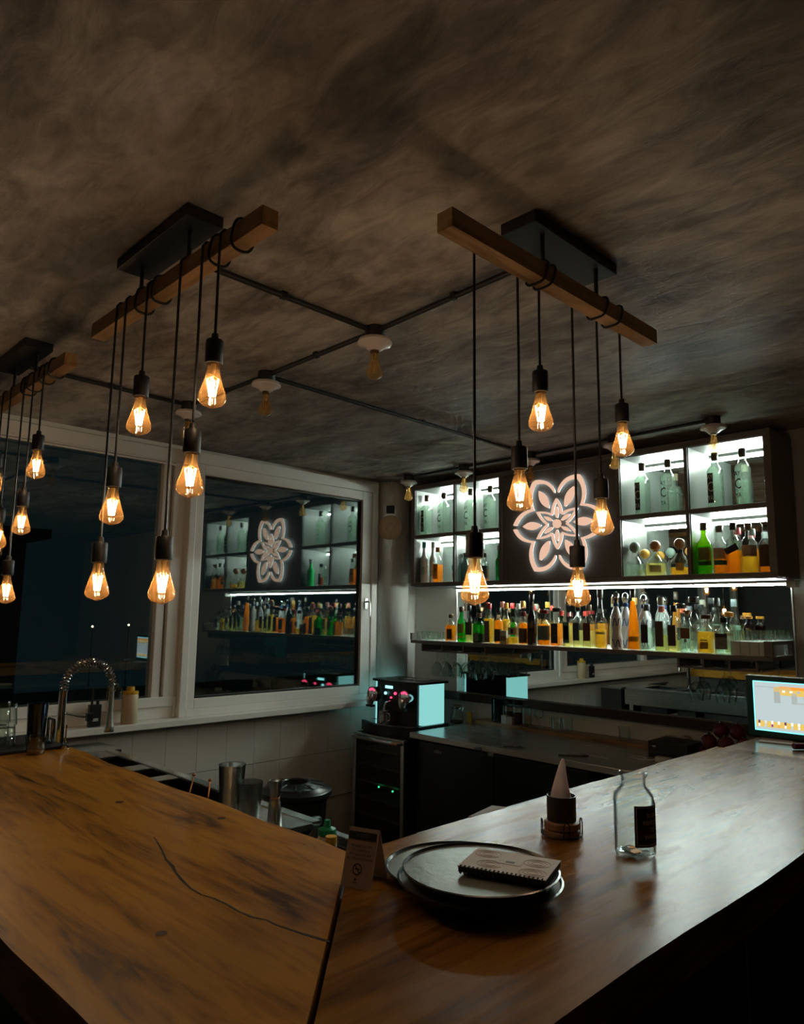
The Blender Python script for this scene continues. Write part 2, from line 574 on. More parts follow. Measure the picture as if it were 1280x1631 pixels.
# ---- windows
def frame_rect(y0, y1, z0, z1, iy0, iy1, iz0, iz1, x0, x1, b=0.004):
    g = box(x0, x1, y0, iy0, z0, z1, b)
    g.add(box(x0, x1, iy1, y1, z0, z1, b))
    g.add(box(x0, x1, iy0, iy1, z0, iz0, b))
    g.add(box(x0, x1, iy0, iy1, iz1, z1, b))
    return g

w1 = Thing('window_1', 'large white framed window mirroring the lit shelves', None, (-4.0, 2.85, -0.6), kind='structure')
w1.w('window_frame', frame_rect(2.08, 3.62, -0.612, 0.972, 2.125, 3.565, -0.57, 0.90, -4.05, -3.955), WHITE)
w1.w('sash_frame', frame_rect(2.125, 3.565, -0.57, 0.90, 2.178, 3.475, -0.512, 0.835, -4.03, -3.965), WHITE)
w1.w('glazing_bead', frame_rect(2.178, 3.475, -0.512, 0.835, 2.190, 3.462, -0.500, 0.822, -4.025, -3.985, 0.002), BLACK)
w1.w('pane', box(-4.004, -3.998, 2.19, 3.462, -0.50, 0.822), PANE)
h = w1.w('handle', box(-3.967, -3.957, 3.505, 3.535, 0.03, 0.11, 0.003), STEEL)
w1.w('handle_lever', tube([(-3.955, 3.52, 0.085), (-3.925, 3.52, 0.085), (-3.922, 3.522, 0.07), (-3.922, 3.524, -0.03)], 0.0075), STEEL, True, sub=h)

w2 = Thing('window_2', 'long white framed sliding window with dark night outside', None, (-4.03, 0.4, -0.6), kind='structure')
w2.w('window_frame', frame_rect(-2.5, 2.08, -0.612, 0.972, -2.42, 2.06, -0.53, 0.885, -4.09, -4.0), WHITE)
w2.w('track_rail', box(-4.0, -3.985, -2.45, 2.075, 0.868, 0.879, 0.002).add(box(-4.0, -3.992, -2.45, 2.075, 0.892, 0.897)), WHITE)
for k, (a, b_) in enumerate([(1.925, 1.975), (1.99, 2.06), (0.28, 0.36), (-1.45, -1.37)]):
    w2.w('mullion', box(-4.07 + 0.02 * (k % 2), -4.0 + 0.014 * (k % 2), a, b_, -0.535, 0.89, 0.004), WHITE)
for a, b_ in ((0.36, 1.925), (-1.37, 0.28), (-2.42, -1.45)):
    w2.w('pane', box(-4.045, -4.039, a, b_, -0.53, 0.885), PANE)
w2.w('bottom_rail', box(-4.02, -3.985, -2.45, 2.075, -0.545, -0.49, 0.004), WHITE)
struct('trim_1', box(-4.02, -3.885, -2.5, 3.66, -0.648, -0.612, 0.005), WHITE, 'white window sill running under both windows', (-3.95, 0.5, -0.648))

# ---- outside, seen dimly through the glass
single('lawn', box(-16, -4.25, -14, 14, -W - 0.3, -W - 0.1), pm('night_grass', (0.10, 0.085, 0.03), 0.9, var=0.5, scale=8), 'dry grass outside in the dark beyond the windows', 'grass', (-10, 0, -W - 0.3), kind='stuff')
bldg = Thing('garden_building', 'dim teal outbuilding in the dark outside the long window', 'building', (-10.5, 1.5, -W - 0.1))
bldg.w('wall', box(-12, -10, -4, 3.0, -W - 0.1, 0.9), pm('teal_render', (0.05, 0.10, 0.10), 0.8, var=0.3, scale=1), False)
bldg.w('roof', box(-12.2, -9.7, -4.2, 3.2, 0.9, 1.02), BLACKM, False)
for i, (y, z, lab, c, s_) in enumerate([(0.95, 0.14, 'small white lamp high on the dark outbuilding', (0.8, 1, 0.95), 6), (1.6, 0.18, 'tiny pinkish lamp on the dark outbuilding', (1, 0.6, 0.45), 2),
                                  (3.9, -0.22, 'cluster lamp glinting low outside beyond the outbuilding', (1, 0.7, 0.35), 6), (4.4, -0.2, 'warm yellow garden lamp glinting outside, rightmost of three', (1, 0.8, 0.45), 5)]):
    t = Thing('garden_lamp', lab, 'lamp', (-9.95, y, z - 0.05))
    if y < 3:
        t.w('bracket', box(-9.999, -9.965, y - 0.012, y + 0.012, z - 0.05, z + 0.02), BLACKM)
    else:
        t.w('post', tube([(-9.95, y, -W - 0.1), (-9.95, y, z - 0.012)], .006, 8), BLACKM, True)
    t.w('globe', sphere(0.014, 10, 6).mv(-9.95, y, z), em('garden_lamp_%d' % i, c, s_), True)

# ================================================================== THE BAR COUNTER
ZT = -0.5
# left leg, mitred at the corner
poly = [(-3.15, 0.397), (-0.563, 0.397), (-1.217, 1.045)]
n = 16
edge = [(-1.217 + (-3.15 + 1.217) * i / n, 1.045 + 0.006 * math.sin(i * 1.7) + 0.004 * math.sin(i * 0.6)) for i in range(1, n + 1)]
front = [(-3.15 + (3.15 - 0.563) * i / 12, 0.397 + 0.006 * math.sin(i * 1.3)) for i in range(0, 12)]
cl = Thing('wooden_countertop', 'dark orange wooden bar top on the left with a long crack', 'countertop', (-1.9, 0.72, ZT - 0.07))
slab = prism(front + [(-0.565, 0.397), (-1.219, 1.045)] + edge, ZT - 0.07, ZT)
cl.w('slab', slab, WOOD_L)
crack = [(-1.589, 0.792, .0012), (-1.54, 0.778, .0025), (-1.489, 0.762, .0035), (-1.43, 0.742, .004), (-1.386, 0.734, .006), (-1.35, 0.722, .004), (-1.306, 0.712, .005), (-1.26, 0.704, .003), (-1.219, 0.703, .0025),
         (-1.19, 0.711, .003), (-1.152, 0.714, .004), (-1.11, 0.713, .003), (-1.078, 0.717, .0045), (-1.05, 0.728, .003), (-1.024, 0.729, .0035), (-0.971, 0.740, .005), (-0.93, 0.751, .006), (-0.917, 0.754, .003)]
v = []; f = []
for i, (x, y, hw) in enumerate(crack):
    v += [(x, y - hw * 0.55, ZT + 0.0004), (x, y + hw * 0.55, ZT + 0.0004), (x, y + hw * 0.55, ZT - 0.002), (x, y - hw * 0.55, ZT - 0.002)]
    if i:
        k = 4 * i
        f += [(k - 4, k, k + 1, k - 3), (k - 3, k + 1, k + 2, k - 2), (k - 1, k + 3, k, k - 4), (k - 2, k + 2, k + 3, k - 1)]
CRACK = pm('black_crack_filler', (0.008, 0.006, 0.005), 0.7)
cl.w('crack', G(v, f), CRACK)
cl.w('knot', lathe([(0.013, ZT - 0.002), (0.011, ZT + 0.0003)], 12).mv(-1.93, 0.86, 0).add(lathe([(0.011, ZT - 0.002), (0.009, ZT + 0.0003)], 12).mv(-1.12, 0.58, 0)).add(lathe([(0.012, ZT - 0.002), (0.01, ZT + 0.0003)], 12).mv(-1.62, 0.98, 0)),
     pm('dark_knot', (0.04, 0.016, 0.006), 0.5, var=0.5, scale=40))
# right leg
cr_ = Thing('wooden_countertop', 'glossy brown wooden bar top on the right carrying trays and jar', 'countertop', (-0.88, 1.9, ZT - 0.07))
rin = [(-1.213 + 0.004 * math.sin(i * 1.3), 2.93 - (2.93 - 1.049) * i / n) for i in range(n + 1)]
rout = [(-0.556 + 0.004 * math.sin(i * 1.1), 0.401 + (2.93 - 0.401) * i / n) for i in range(n + 1)]
bm = bmesh.new()
g0 = prism(rin + rout, ZT - 0.07, ZT)
vs = [bm.verts.new(p) for p in g0.v]
for q in g0.f:
    bm.faces.new([vs[i] for i in q])
cr_.w('slab', from_bm(bm), WOOD_R)
ce = Thing('wooden_countertop', 'short wooden bar top across the far right end under the monitor', 'countertop', (-0.8, 3.3, ZT - 0.07))
ce.w('slab', box(-1.19, 0.2, 2.934, 3.62, ZT - 0.07, ZT - 0.001, 0.004), make_wood('bar_wood_end', 'x', (0.34, 0.16, 0.05), (0.23, 0.10, 0.03), (0.08, 0.035, 0.012), 0.3, (5, 2, 0)))
# bodies under the tops
bl = Thing('bar_cabinet', 'dark front of the bar under the left wooden top', 'bar', (-2.0, 0.75, -W))
bl.w('panel', box(-3.1, -0.68, 0.50, 0.54, -W, ZT - 0.071, 0.002), BARFRONT)
bl.w('back_panel', box(-3.1, -1.25, 0.97, 1.0, -W, ZT - 0.071), BLACKM)
bl.w('plinth', box(-3.1, -0.70, 0.545, 0.6, -W, -W + 0.1), BLACKM)
br = Thing('bar_cabinet', 'dark teal panelled bar front under the right wooden top', 'bar', (-0.9, 1.9, -W))
for a, b_ in ((0.56, 1.71), (1.72, 2.41), (2.42, 2.92)):
    br.w('panel', box(-0.70, -0.665, a, b_, -W, ZT - 0.071, 0.002), BARFRONT)
for a in (1.7105, 2.4105):
    br.w('panel_joint', box(-0.694, -0.6655, a, a + 0.009, -W, ZT - 0.071), pm('pale_panel_edge', (0.45, 0.34, 0.32), 0.6))  # thin pale strip in the gap between two panels
br.w('back_panel', box(-1.17, -1.14, 1.05, 2.93, -W, ZT - 0.071), BLACKM)
be = Thing('bar_cabinet', 'black bar body under the far right wooden end top', 'bar', (-0.6, 3.3, -W))
be.w('panel', box(-1.15, 0.15, 3.0, 3.04, -W, ZT - 0.071, 0.002), BARFRONT)
be.w('side_panel', box(-1.15, -1.11, 3.05, 3.56, -W, ZT - 0.071, 0.002), BLACKM)

# ================================================================== SHELF WALL
YF, YB = 3.75, 4.07
cab = Thing('wall_cabinet', 'taupe wall cabinet of lit open bottle boxes either side of dark panel', 'cabinet', (-2.48, 3.9, 0.202))
X0, X1 = -3.735, -1.215
cab.w('top_panel', box(X0, X1, YF, YB, 0.915, 0.948, 0.002), CAB)
cab.w('bottom_panel', box(X0, X1, YF, YB, 0.203, 0.226, 0.002), CAB)
for a, b_ in ((-3.735, -3.698), (-2.918, -2.895), (-2.065, -2.042), (-1.25, -1.215)):
    cab.w('side_panel', box(a, b_, YF, YB - 0.001, 0.2262, 0.9148, 0.0015), CAB)
for a in (-3.322, -1.659):
    cab.w('divider', box(a, a + 0.019, YF, YB - 0.001, 0.2262, 0.9148, 0.0015), CAB)
for a, b_ in ((-3.697, -3.323), (-3.302, -2.919), (-2.041, -1.660), (-1.639, -1.251)):
    cab.w('shelf', box(a, b_, YF, YB - 0.001, 0.552, 0.574, 0.0015), CAB)
    for z0, z1 in ((0.2265, 0.5515), (0.5745, 0.9145)):
        # lining of each box, darkened on sides and underside, dark mirror at its back, light strip under its top
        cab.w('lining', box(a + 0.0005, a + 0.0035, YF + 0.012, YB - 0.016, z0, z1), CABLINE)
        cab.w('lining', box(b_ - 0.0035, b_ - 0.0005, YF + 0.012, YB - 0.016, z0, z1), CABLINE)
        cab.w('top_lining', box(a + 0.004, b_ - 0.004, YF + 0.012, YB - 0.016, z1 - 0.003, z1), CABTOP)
        cab.w('floor_lining', box(a + 0.004, b_ - 0.004, YF + 0.004, YB - 0.016, z0, z0 + 0.0012), CABIN)  # unseen floors left white to bounce light up to the ceiling
        cab.w('back_mirror', box(a, b_, YB - 0.015, YB - 0.006, z0, z1), MIRROR)
        hs = cab.w('strip_housing', box(a + 0.004, b_ - 0.004, YB - 0.036, YB - 0.0155, z1 - 0.022, z1 - 0.0035), CABTOP)
        cab.w('led_strip', box(a + 0.006, b_ - 0.006, YB - 0.038, YB - 0.034, z1 - 0.034, z1 - 0.0225), LEDM, sub=hs)
cab.w('centre_panel', box(-2.894, -2.066, YF + 0.012, YF + 0.03, 0.227, 0.914, 0.002), PANEL)
cab.w('under_lining', box(X0 + 0.02, X1 - 0.02, YF + 0.02, YB - 0.02, 0.198, 0.2025), CABTOP)

# flower sign standing off the centre panel
sg = Thing('flower_sign', 'glowing six-petalled flower emblem on the dark cabinet panel', 'sign', (-2.458, 3.745, 0.23))
SC = (-2.458, 0.561)
SIGN = em('warm_sign_face', (1.0, 0.62, 0.44), 0.46)
HALO = em('cool_sign_back', (0.72, 0.95, 1.0), 1.8)
SY0, SY1 = 3.728, 3.745
def pol(r, a):
    return (SC[0] + r * math.cos(math.radians(a)), SC[1] + r * math.sin(math.radians(a)))
def qb(p0, p1, p2, n=10):
    return [((1 - t) ** 2 * p0[0] + 2 * t * (1 - t) * p1[0] + t * t * p2[0], (1 - t) ** 2 * p0[1] + 2 * t * (1 - t) * p1[1] + t * t * p2[1]) for t in [i / n for i in range(n + 1)]]
def sign_piece(name, a, b):
    q = sg.w(name, strip_prism(a, b, SY0, SY1), SIGN)
    m = len(a) // 2
    ca = [(p[0] * 0.9 + q2[0] * 0.1, p[1] * 0.9 + q2[1] * 0.1) for p, q2 in zip(a, b)]
    cb = [(p[0] * 0.1 + q2[0] * 0.9, p[1] * 0.1 + q2[1] * 0.9) for p, q2 in zip(a, b)]
    sg.w('back_light', strip_prism(ca, cb, SY1 + 0.0005, SY1 + 0.004), HALO, sub=q)
def leaf(name, ang, r0, r1, wd):
    p0, p2 = pol(r0, ang), pol(r1, ang)
    m = ((p0[0] + p2[0]) / 2, (p0[1] + p2[1]) / 2)
    px, pz = -math.sin(math.radians(ang)) * wd, math.cos(math.radians(ang)) * wd
    sign_piece(name, qb(p0, (m[0] + px, m[1] + pz), p2), qb(p0, (m[0] - px, m[1] - pz), p2))
for k in range(6):
    A = 60 * k
    for sgn in (-1, 1):
        # outline half: valley to tip
        av = A + sgn * 30
        g0 = 4.0 if (av % 360) in (90, 270) else 0.0
        g1 = 2.2 if A in (0, 180) else 0.0
        vo, to = pol(0.214, av - sgn * g0), pol(0.332 if not g1 else 0.327, A + sgn * g1)
        vi, ti = pol(0.193, av - sgn * g0), pol(0.303, A + sgn * g1)
        co, ci = pol(0.305, A + sgn * 19), pol(0.281, A + sgn * 18)
        sign_piece('petal_outline', qb(vo, co, to), qb(vi, ci, ti))
    leaf('leaf', A, 0.118, 0.252, 0.050)
    B = 30 + 60 * k
    tip = 0.158 if k in (1, 4) else 0.172
    for sgn in (-1, 1):
        sign_piece('inner_outline', qb(pol(0.072, B + sgn * 31), pol(0.115, B + sgn * 20), pol(tip, B)), qb(pol(0.066, B + sgn * 23.5), pol(0.104, B + sgn * 14.5), pol(tip - 0.020, B)))
    leaf('inner_leaf', B, 0.036, 0.106, 0.020)
disc = [pol(0.027, 18 * i) for i in range(21)]
q = sg.w('centre_disc', strip_prism(disc, [SC] * 21, SY0, SY1), SIGN)
sg.w('mount_pin', tube([(SC[0], 3.746, SC[1]), (SC[0], 3.763, SC[1])], 0.006).add(tube([(SC[0] - 0.31, 3.746, SC[1] + 0.02), (SC[0] - 0.31, 3.763, SC[1] + 0.02)], 0.003)), BLACKM)

# mirror below the cabinet
mi = Thing('wall_mirror', 'wide dark mirror behind the lower bottle shelf', 'mirror', (-2.5, 4.075, -0.56))
mi.w('glass', box(-3.56, -1.262, 4.072, 4.082, -0.555, 0.2), MIRROR)
mi.w('ledge', box(-3.78, -1.2, 4.03, 4.0845, -0.61, -0.558, 0.003), DARK_WOOD)
for a in (-1.262, -3.567):
    mi.w('edge_trim', box(a, a + 0.007, 4.068, 4.084, -0.555, 0.2), WALLW)

lb = Thing('light_bar', 'long white light strip under the wall cabinet', 'light strip', (-2.5, 4.03, 0.16))
lb.w('housing', box(-3.56, -1.25, 4.03, 4.0715, 0.1845, 0.1975, 0.002), WHITEPL)  # overhangs the diffuser to keep its light off the cabinet underside
lb.w('diffuser', box(-3.55, -1.28, 4.056, 4.0712, 0.1745, 0.1842), em('light_bar_glow', LED_COL, LED * 0.5))
lb.w('end_box', box(-1.262, -1.215, 4.0, 4.06, 0.160, 0.196, 0.002), WHITEPL)

# bottle board
sh = Thing('display_shelf', 'long taupe shelf board holding the lower row of bottles', 'shelf', (-2.5, 3.9, -0.207))
sh.w('board', box(-3.73, -1.262, YF, 4.065, -0.207, -0.185, 0.002), CAB)
sh.w('board_lining', box(-3.70, -1.30, YF + 0.015, 4.06, -0.1848, -0.1835), CABIN)
sh.w('end_lip', box(-3.733, -3.712, YF, 4.06, -0.1835, -0.135, 0.0015), CAB)
ef = box(-1.300, -1.285, YF, YF + 0.02, -0.1835, -0.11)
ef.add(box(-1.285, -1.262, YF, YF + 0.02, -0.1835, -0.11)); ef.add(box(-1.284, -1.262, YF + 0.02, 4.06, -0.128, -0.11)); ef.add(box(-1.284, -1.262, 4.04, 4.06, -0.1835, -0.128))
sh.w('end_frame', ef, CAB)
bx_ = Thing('glass_caddy', 'white box under the small glasses at the right end of the bottle shelf', 'box', (-1.38, 3.92, -0.1835))
bx_.w('body', box(-1.475, -1.303, 3.79, 4.05, -0.1833, -0.115, 0.003), WHITEPL)
bx_.w('rib', box(-1.43, -1.425, 3.786, 3.7905, -0.18, -0.118).add(box(-1.385, -1.38, 3.786, 3.7905, -0.18, -0.118)).add(box(-1.34, -1.335, 3.786, 3.7905, -0.18, -0.118)), pm('pale_glass_rib', (0.5, 0.53, 0.5), 0.3))

def rack(xa, xb, label):
    t = Thing('glass_rack', label, 'rack', ((xa + xb) / 2, 3.9, -0.262))
    t.w('front_frame', box(xa, xb, 3.772, 3.79, -0.262, -0.254).add(box(xa, xb, 3.772, 3.79, -0.2135, -0.2075)), CAB)
    m = 4
    for i in range(m):
        x = xa + (xb - xa - 0.012) * i / (m - 1)
        t.w('rail', box(x, x + 0.012, 3.772, 4.04, -0.254, -0.2072), CAB)
        t.w('rail_flange', box(x - 0.012, x + 0.024, 3.79, 4.04, -0.262, -0.2545), RACKW)
rack(-3.64, -3.05, 'taupe hanging rack for stemmed glasses under left end of bottle shelf')
rack(-1.75, -1.34, 'taupe hanging rack for stemmed glasses under right end of bottle shelf')

WINE = [(0.032, 0.0), (0.033, -0.002), (0.006, -0.008), (0.0035, -0.02), (0.0035, -0.075), (0.007, -0.085), (0.026, -0.10), (0.036, -0.125), (0.037, -0.145), (0.030, -0.185), (0.029, -0.186), (0.036, -0.145), (0.035, -0.126), (0.024, -0.102), (0.004, -0.09)]
def wineglass(x, y, label, group):
    o = single('wine_glass', lathe([(r, z) for r, z in WINE], 18, False), CLEAR, label, 'wine glass', (x, y, -0.2455), group, True, local=True)
    return o
ORD = ['first', 'second', 'third', 'fourth', 'fifth', 'sixth']
for i, (x, y) in enumerate([(-3.545, 3.83), (-3.545, 3.92), (-3.445, 3.83), (-3.445, 3.92), (-3.35, 3.83), (-3.35, 3.92), (-3.25, 3.83), (-3.25, 3.92), (-3.15, 3.83), (-3.15, 3.93)]):
    wineglass(x, y, 'hanging stemmed glass near the corner column, %s row, %s from the column' % (['front', 'rear'][i % 2], ORD[i // 2]), 'hanging glasses left')
for i, (x, y) in enumerate([(-1.68, 3.84), (-1.68, 3.93), (-1.545, 3.84), (-1.545, 3.93), (-1.41, 3.88)]):
    wineglass(x, y, ['front hanging glass farthest from the monitor', 'rear hanging glass farthest from the monitor', 'front hanging glass in the middle pair left of the monitor', 'rear hanging glass in the middle pair left of the monitor', 'single hanging glass nearest the monitor'][i], 'hanging glasses right')

SHOT = [(0.016, 0.0), (0.0165, 0.001), (0.0205, 0.056), (0.0195, 0.0562), (0.0158, 0.008), (0.0002, 0.0078)]
def shot(x, y, z, label, group, k=1.0):
    g = lathe([(r * k, zz * k) for r, zz in SHOT], 14, False)
    single('shot_glass', g, CLEAR, label, 'shot glass', (x, y, z), group, True, local=True)
for j in range(3):
    for i in range(5):
        shot(-3.685 + 0.05 * i, 3.80 + 0.055 * j, -0.1834, 'shot glass at the left end of the bottle shelf, %s row, %s from left' % (['front', 'middle', 'rear'][j], ORD[i]), 'shot glasses left', 1.08)
for j in range(3):
    for i in range(4):
        shot(-1.45 + 0.043 * i, 3.815 + 0.06 * j, -0.1149, 'shot glass on the white box at right, %s row, %s from left' % (['front', 'middle', 'rear'][j], ORD[i]), 'shot glasses right', 0.98)

# ================================================================== BOTTLES
def prof(style, h, r):
    nk = min(0.0145, r * 0.45)
    if style == 'std':
        return [(r * .9, 0), (r, .006), (r, h * .56), (r * .93, h * .61), (r * .6, h * .67), (nk * 1.15, h * .73), (nk, h * .78), (nk, h * .97), (nk * 1.12, h * .972), (nk * 1.12, h)], 0.56
    if style == 'tall':
        return [(r * .9, 0), (r, .006), (r, h * .44), (r * .92, h * .5), (r * .62, h * .60), (nk * 1.2, h * .70), (nk, h * .75), (nk, h)], 0.44
    if style == 'long':
        return [(r * .9, 0), (r, .006), (r * 1.0, h * .50), (r * .8, h * .58), (nk * 1.1, h * .66), (nk * .95, h * .70), (nk * .95, h)], 0.5
    if style == 'squat':
        return [(r * .9, 0, 3), (r, .006, 3), (r, h * .56, 3), (r * .93, h * .62, 2.5), (r * .62, h * .69), (nk * 1.2, h * .74), (nk * 1.05, h * .78), (nk * 1.05, h)], 0.56
    if style == 'square':
        q = r * 0.86
        return [(q * .95, 0, 8), (q, .006, 8), (q, h * .60, 8), (q * .93, h * .65, 5), (nk * 1.3, h * .72), (nk * 1.05, h * .76), (nk * 1.05, h)], 0.6
    if style == 'slim':
        q = r * 0.86
        return [(q * .95, 0, 7), (q, .006, 7), (q, h * .66, 7), (q * .9, h * .70, 5), (nk * 1.35, h * .77), (nk * 1.15, h * .80), (nk * 1.1, h)], 0.66
    if style == 'decanter':
        return [(r * .9, 0, 3), (r, .008, 3), (r, h * .33, 3), (r * .9, h * .43, 2.6), (r * .6, h * .55), (nk * 1.3, h * .62), (nk * 1.15, h * .7), (nk * 1.2, h * .78)], 0.38
    if style == 'cone':
        return [(r, 0), (r * 1.02, .006), (r * .96, h * .2), (r * .72, h * .5), (r * .48, h * .75), (r * .34, h * .92), (r * .34, h)], 0.2
    if style == 'hour':
        return [(r * .86, 0), (r * .98, .01), (r, h * .17), (r * .82, h * .27), (r * .72, h * .31), (r * .92, h * .42), (r * .97, h * .5), (r * .85, h * .6), (r * .5, h * .70), (r * .36, h * .76), (r * .42, h * .80)], 0.2
    raise ValueError(style)

def radius_at(p, z):
    for (a, b) in zip(p, p[1:]):
        if a[1] <= z <= b[1] and b[1] > a[1]:
            t = (z - a[1]) / (b[1] - a[1])
            return a[0] + (b[0] - a[0]) * t
    return p[-1][0]

CAPS = {}
def capmat(c):
    k = 'cap_%02d_%02d_%02d' % tuple(int(99 * i) for i in c)
    return pm(k, c, 0.35, 0.0, 0.08)
def labmat(c):
    k = 'label_%02d_%02d_%02d' % tuple(int(99 * i) for i in c)
    return pm(k, c, 0.6, 0.0, 0.18, 45)
FACE = -PI / 2 + 0.35        # labels look out over the bar

def bottle(desc, x, y, z, h, r, style, glass, liq=None, level=0.6, cap=(0.02, 0.02, 0.02), lab=None, band=None, text=None, group=None, stopper=None, face=FACE):
    """glass: material; liq: drink colour; lab: (colour, z0, z1, halfangle); band: second label"""
    t = Thing('bottle', desc, 'bottle', (x, y, z), group)
    p, shoulder = prof(style, h, r)
    seg = 24
    t.l('glass', lathe(p, seg), glass)
    if liq:
        lv = h * level
        q = [(max(0.002, a[0] - 0.0022), max(0.004, a[1]), *(a[2:])) for a in p if a[1] < lv]
        rr = radius_at(p, lv) - 0.0022
        q.append((max(0.002, rr), lv, *(q[-1][2:])))
        t.l('drink', lathe(q, seg), liq)
    nr = p[-1][0]
    if stopper == 'ball':
        t.l('stopper', sphere(nr * 1.75, 14, 8).mv(0, 0, h * .78 + nr * 1.4).add(lathe([(nr * .8, h * .74), (nr * .9, h * .79)], 12)), capmat(cap))
    elif stopper == 'dome':
        t.l('stopper', lathe([(nr * .9, h * .8), (nr * .95, h * .83), (r * .55, h * .85), (r * .62, h * .90), (r * .52, h * .96), (r * .25, h * .995), (0.002, h)], 18), pm('silver_dome', (0.6, 0.62, 0.62), 0.15, 1.0))
        t.l('neck_collar', lathe([(nr * 1.12, h * .745), (nr * 1.2, h * .75), (nr * 1.15, h * .81), (nr * 1.1, h * .815)], 16), pm('cobalt_paint', (0.01, 0.05, 0.16), 0.3))
    elif stopper == 'cork':
        t.l('cork', lathe([(nr * .8, h * .93), (nr * .85, h * .985), (nr * 1.25, h * .99), (nr * 1.3, h * 1.03), (nr * 1.2, h * 1.035)], 14), capmat(cap))
    elif stopper == 'big':
        t.l('cap', lathe([(nr * 1.7, h * .90), (nr * 1.75, h * .905), (nr * 1.75, h * 1.0), (nr * 1.6, h * 1.008)], 16), capmat(cap))
    else:
        t.l('cap', lathe([(nr * 1.1, h * .86), (nr * 1.14, h * .865), (nr * 1.12, h * .995), (nr * 1.0, h * 1.004)], 16), capmat(cap))
    for nm, L in (('label', lab), ('neck_band', band)):
        if not L:
            continue
        c, z0, z1, ha = L
        if style in ('square', 'slim'):
            q = r * 0.86
            w_ = q * 0.80 * min(1.0, ha)
            t.l(nm, box(-w_, w_, -q - 0.0022, -q - 0.0008, z0 * h, z1 * h), labmat(c), False)
        else:
            rr = max(radius_at(p, z0 * h), radius_at(p, z1 * h)) * (1.05 if style in ('squat', 'decanter') else 1.0) + 0.0008
            t.l(nm, arc_shell(rr, z0 * h, z1 * h, face - ha, face + ha), labmat(c), True)
    return t, p

AMB = liquid('amber_spirit', (1.0, 0.50, 0.05), 0.6)
GOLD = liquid('golden_spirit', (0.95, 0.68, 0.14), 0.5)
DARKAMB = liquid('dark_amber_spirit', (0.55, 0.17, 0.02), 0.65)
PALE = liquid('pale_yellow_spirit', (0.92, 0.86, 0.45), 0.3)
LIME = liquid('lime_spirit', (0.45, 0.80, 0.10), 0.5)
WATERY = liquid('clear_spirit', (0.85, 0.95, 0.86), 0.10)
GREENG = thin_glass('bright_green_glass', (0.08, 0.72, 0.22), (0.01, 0.25, 0.06), 0.7, 0.04, 0.15)
GREENL = liquid('green_spirit', (0.02, 0.62, 0.16), 0.6)
DKGREEN = thin_glass('dark_green_glass', (0.05, 0.35, 0.12), (0.01, 0.1, 0.03), 0.7, 0.05, 0.15)
BLACKG = pm('black_bottle_glass', (0.012, 0.014, 0.013), 0.12)
FROST = pm('frosted_white_glass', (0.62, 0.68, 0.68), 0.35, var=0.15, scale=20)
CERAM = pm('white_blue_ceramic', (0.56, 0.58, 0.60), 0.25, var=0.1)
COBALT = pm('cobalt_paint', (0.01, 0.05, 0.16), 0.3)
K = (0.015, 0.015, 0.016); RED = (0.35, 0.03, 0.03); GLD = (0.62, 0.36, 0.06); BRN = (0.12, 0.06, 0.03); WHT = (0.6, 0.6, 0.56)
ZS = -0.1834
PALEGREEN = liquid('pale_green_spirit', (0.85, 0.96, 0.87), 0.07)
B = bottle
B('squat amber bottle leftmost among the bottles beside the shot glasses', -3.381, 3.80, ZS, .186, .036, 'squat', CLEAR, AMB, .60, BRN, ((.08, .05, .03), .08, .46, .5))
B('lime green bottle with yellowish label, second from the shot glasses', -3.283, 3.80, ZS, .237, .0304, 'std', GREENG, LIME, .5, BRN, ((.30, .26, .05), .26, .52, .9), ((.5, .3, .05), .12, .17, .9))
B('clear bottle with dark banded label beside the lime green bottle', -3.215, 3.80, ZS, .245, .027, 'std', CLEAR, PALE, .5, K, ((.05, .035, .03), .2, .55, 1.0))
B('stout green bottle with black foot and grey label', -3.126, 3.80, ZS, .195, .040, 'squat', GREENG, GREENL, .6, BRN, ((.16, .15, .14), .06, .34, .5), ((.01, .02, .012), .0, .30, 1.5))
B('clear whisky bottle with grey-brown label and red cap', -3.04, 3.80, ZS, .26, .030, 'square', CLEAR, GOLD, .62, RED, ((.17, .13, .115), .02, .56, 1.0))
B('amber bottle with round black label left of the small cream box', -2.962, 3.80, ZS, .232, .030, 'std', CLEAR, AMB, .66, K, ((.02, .017, .015), .06, .4, 1.0))
B('yellow labelled bottle with golden cap standing behind the front row', -2.98, 3.905, ZS, .265, .028, 'std', CLEAR, GOLD, .6, GLD, ((.65, .42, .05), .1, .55, 1.1))
B('clear bottle with black dot label and low golden drink', -2.844, 3.80, ZS, .204, .036, 'std', CLEAR, GOLD, .22, K, ((.50, .46, .32), .3, .52, .9), ((.015, .012, .01), .34, .47, .22))
B('amber bottle with brown label and dark red neck', -2.764, 3.80, ZS, .207, .031, 'std', CLEAR, AMB, .66, (.16, .02, .02), ((.13, .07, .04), .06, .5, 1.0))
B('tall matt black bottle with long black neck', -2.697, 3.80, ZS, .316, .031, 'long', BLACKG, None, 0, K, ((.03, .027, .022), .05, .25, .9), ((.10, .085, .05), .34, .44, .4))
B('round bottle with teal label and dark red wax top', -2.606, 3.80, ZS, .219, .042, 'std', CLEAR, AMB, .6, (.22, .02, .02), ((.10, .19, .19), .16, .56, 1.1), stopper='big')
B('black labelled bottle with wide black cap in mid shelf', -2.514, 3.80, ZS, .231, .034, 'square', CLEAR, AMB, .6, K, ((.012, .012, .014), .08, .6, 1.0), ((.2, .15, .05), .26, .29, .4), stopper='big')
B('clear bottle with green and orange label, tallest of three alike', -2.432, 3.80, ZS, .285, .031, 'square', CLEAR, PALE, .45, (.3, .25, .15), ((.10, .20, .15), .08, .52, 1.0), ((.42, .24, .09), .15, .44, .7))
